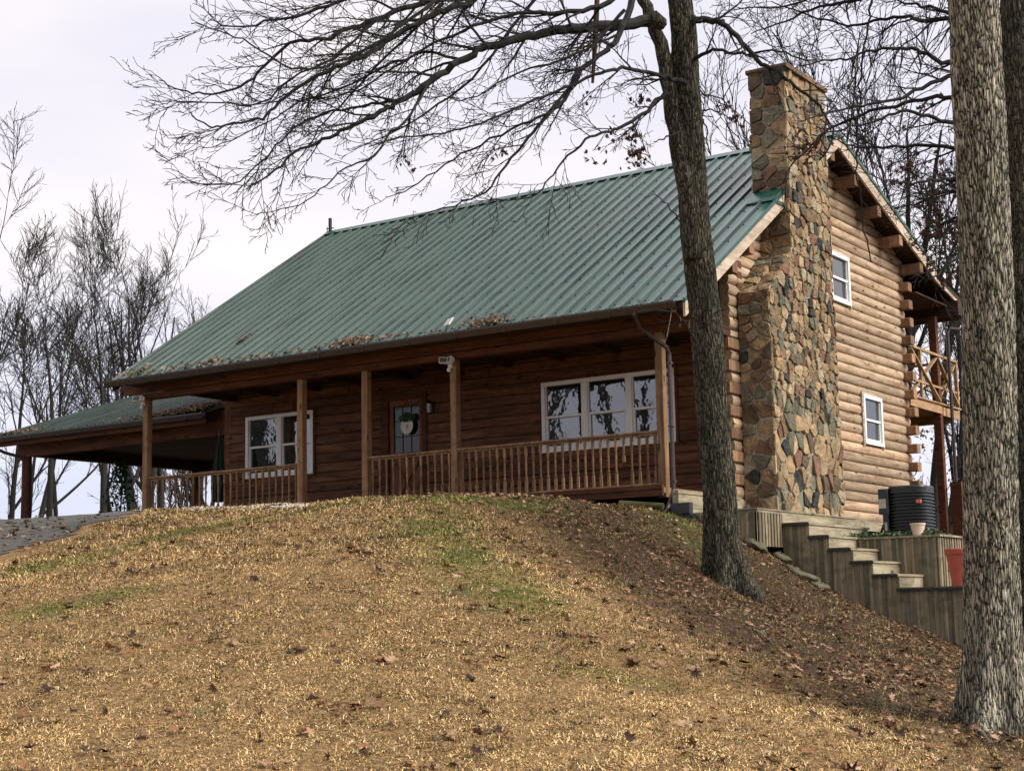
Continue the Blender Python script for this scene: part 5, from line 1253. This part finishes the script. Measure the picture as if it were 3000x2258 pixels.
o = tri_mesh('lawn_grass', V.reshape(-1, 3), np.arange(n*6).reshape(n*2, 3), np.repeat(col, 2, 0)); o['kind'] = 'stuff'
# bright green tufts
m_ = MB(); r6 = random.Random(31)
for (px, py, k) in ((1345, 1745, 60), (1420, 1790, 40), (620, 2090, 50), (2400, 1650, 30), (2600, 2075, 50), (160, 1815, 40), (1040, 2250, 14)):
    p = ground_at(px, py)
    if p is None: continue
    for i in range(k):
        b_ = p+Vector((r6.gauss(0, .12), r6.gauss(0, .12), 0)); b_.z = h1(b_.x, b_.y); a = r6.uniform(0, 6.28); t_ = Vector((math.cos(a)*.5, math.sin(a)*.5, 1)).normalized()*r6.uniform(.05, .10); s_ = Vector((-math.sin(a), math.cos(a), 0))*.004
        m_.poly([b_-s_, b_+s_, b_+t_], [(0, 1, 2)])
o = m_.build('green_tufts', 'grass_green'); o['kind'] = 'stuff'
# fallen leaves
m_ = MB(); r7 = random.Random(41); Pl = view_pts(30000, np.random.default_rng(8), 1.0); lt = litter(Pl[:, 0], Pl[:, 1]); zl = hz(Pl[:, 0], Pl[:, 1]); cnt = 0
fb_ = fbm(Pl[:, 0]*1.3, Pl[:, 1]*1.3); cl = [(r7.choice(range(len(Pl)))) for _ in range(60)]
nearc = np.min(np.hypot(Pl[:, None, 0]-Pl[None, cl, 0], Pl[:, None, 1]-Pl[None, cl, 1]), 1)
ed = segd(Pl[:, 0], Pl[:, 1], [(1.0, -2.9), (1.5, -2.1), (4.4, -2.0)])
for i in range(len(Pl)):
    pr_ = .022+.16*math.exp(-(nearc[i]/.3)**2)+.62*lt[i]*max(0, fb_[i]*2.2-.35)+.5*math.exp(-(ed[i]/.5)**2)
    if r7.random() > pr_: continue
    x_, y_ = Pl[i, 0], Pl[i, 1]; s_ = r7.uniform(.035, .085)*(1-.35*lt[i])
    e_ = .1; nr = Vector((-(h1(x_+e_, y_)-zl[i])/e_, -(h1(x_, y_+e_)-zl[i])/e_, 1)).normalized() if cnt % 6 == 0 else nr
    drop_leaf(m_, r7, Vector((x_, y_, zl[i]+r7.uniform(.015, .04))), nr, s_, .62); cnt += 1
o = m_.build('fallen_leaves', 'leaf'); o['kind'] = 'stuff'
# leaves on the driveway
m_ = MB()
for i in range(260):
    px, py = r7.uniform(0, 430), r7.uniform(1515, 1640); p = ground_at(px, py, 12, 32)
    if p is None or not inpoly(np.array([p.x]), np.array([p.y]), DRIVE_POLY)[0]: continue
    drop_leaf(m_, r7, p+Vector((0, 0, .05)), Vector((0, 0, 1)), r7.uniform(.04, .08), .35)
o = m_.build('driveway_leaves', 'leaf'); o['kind'] = 'stuff'
# pale gravel strip at the crest
m_ = MB()
for i in range(900):
    px = r7.uniform(520, 900); p = ground_at(px, r7.gauss(1487-(px-520)*.02, 5), 12, 40)
    if p is None: continue
    s_ = r7.uniform(.012, .035); m_.lathe((p.x, p.y, p.z), [(s_*.6, 0), (s_, s_*.4), (s_*.5, s_*.9)], 5)
o = m_.build('gravel', plain('pale_gravel', (.42, .38, .32), .9, nscale=20, amt=.5)); o['kind'] = 'stuff'
# fallen sticks
for (lb, q) in (('grey fallen stick lying on the leaf litter below the oak', [(2178, 1842), (2225, 1858), (2264, 1892)]), ('short pale stick near the foot of the nearest trunk', [(2845, 2145), (2880, 2160), (2900, 2185)])):
    pp = [ground_at(*c_) for c_ in q]; m2 = MB(); m2.tube([p+Vector((0, 0, .03)) for p in pp], [.012, .014, .008], 6); m2.tube([pp[1]+Vector((0, 0, .03)), pp[1]+Vector((.08, .1, .06))], .006, 4)
    tag(base_origin(m2.build('stick', 'bark2'), pp[0]), lb, 'stick')
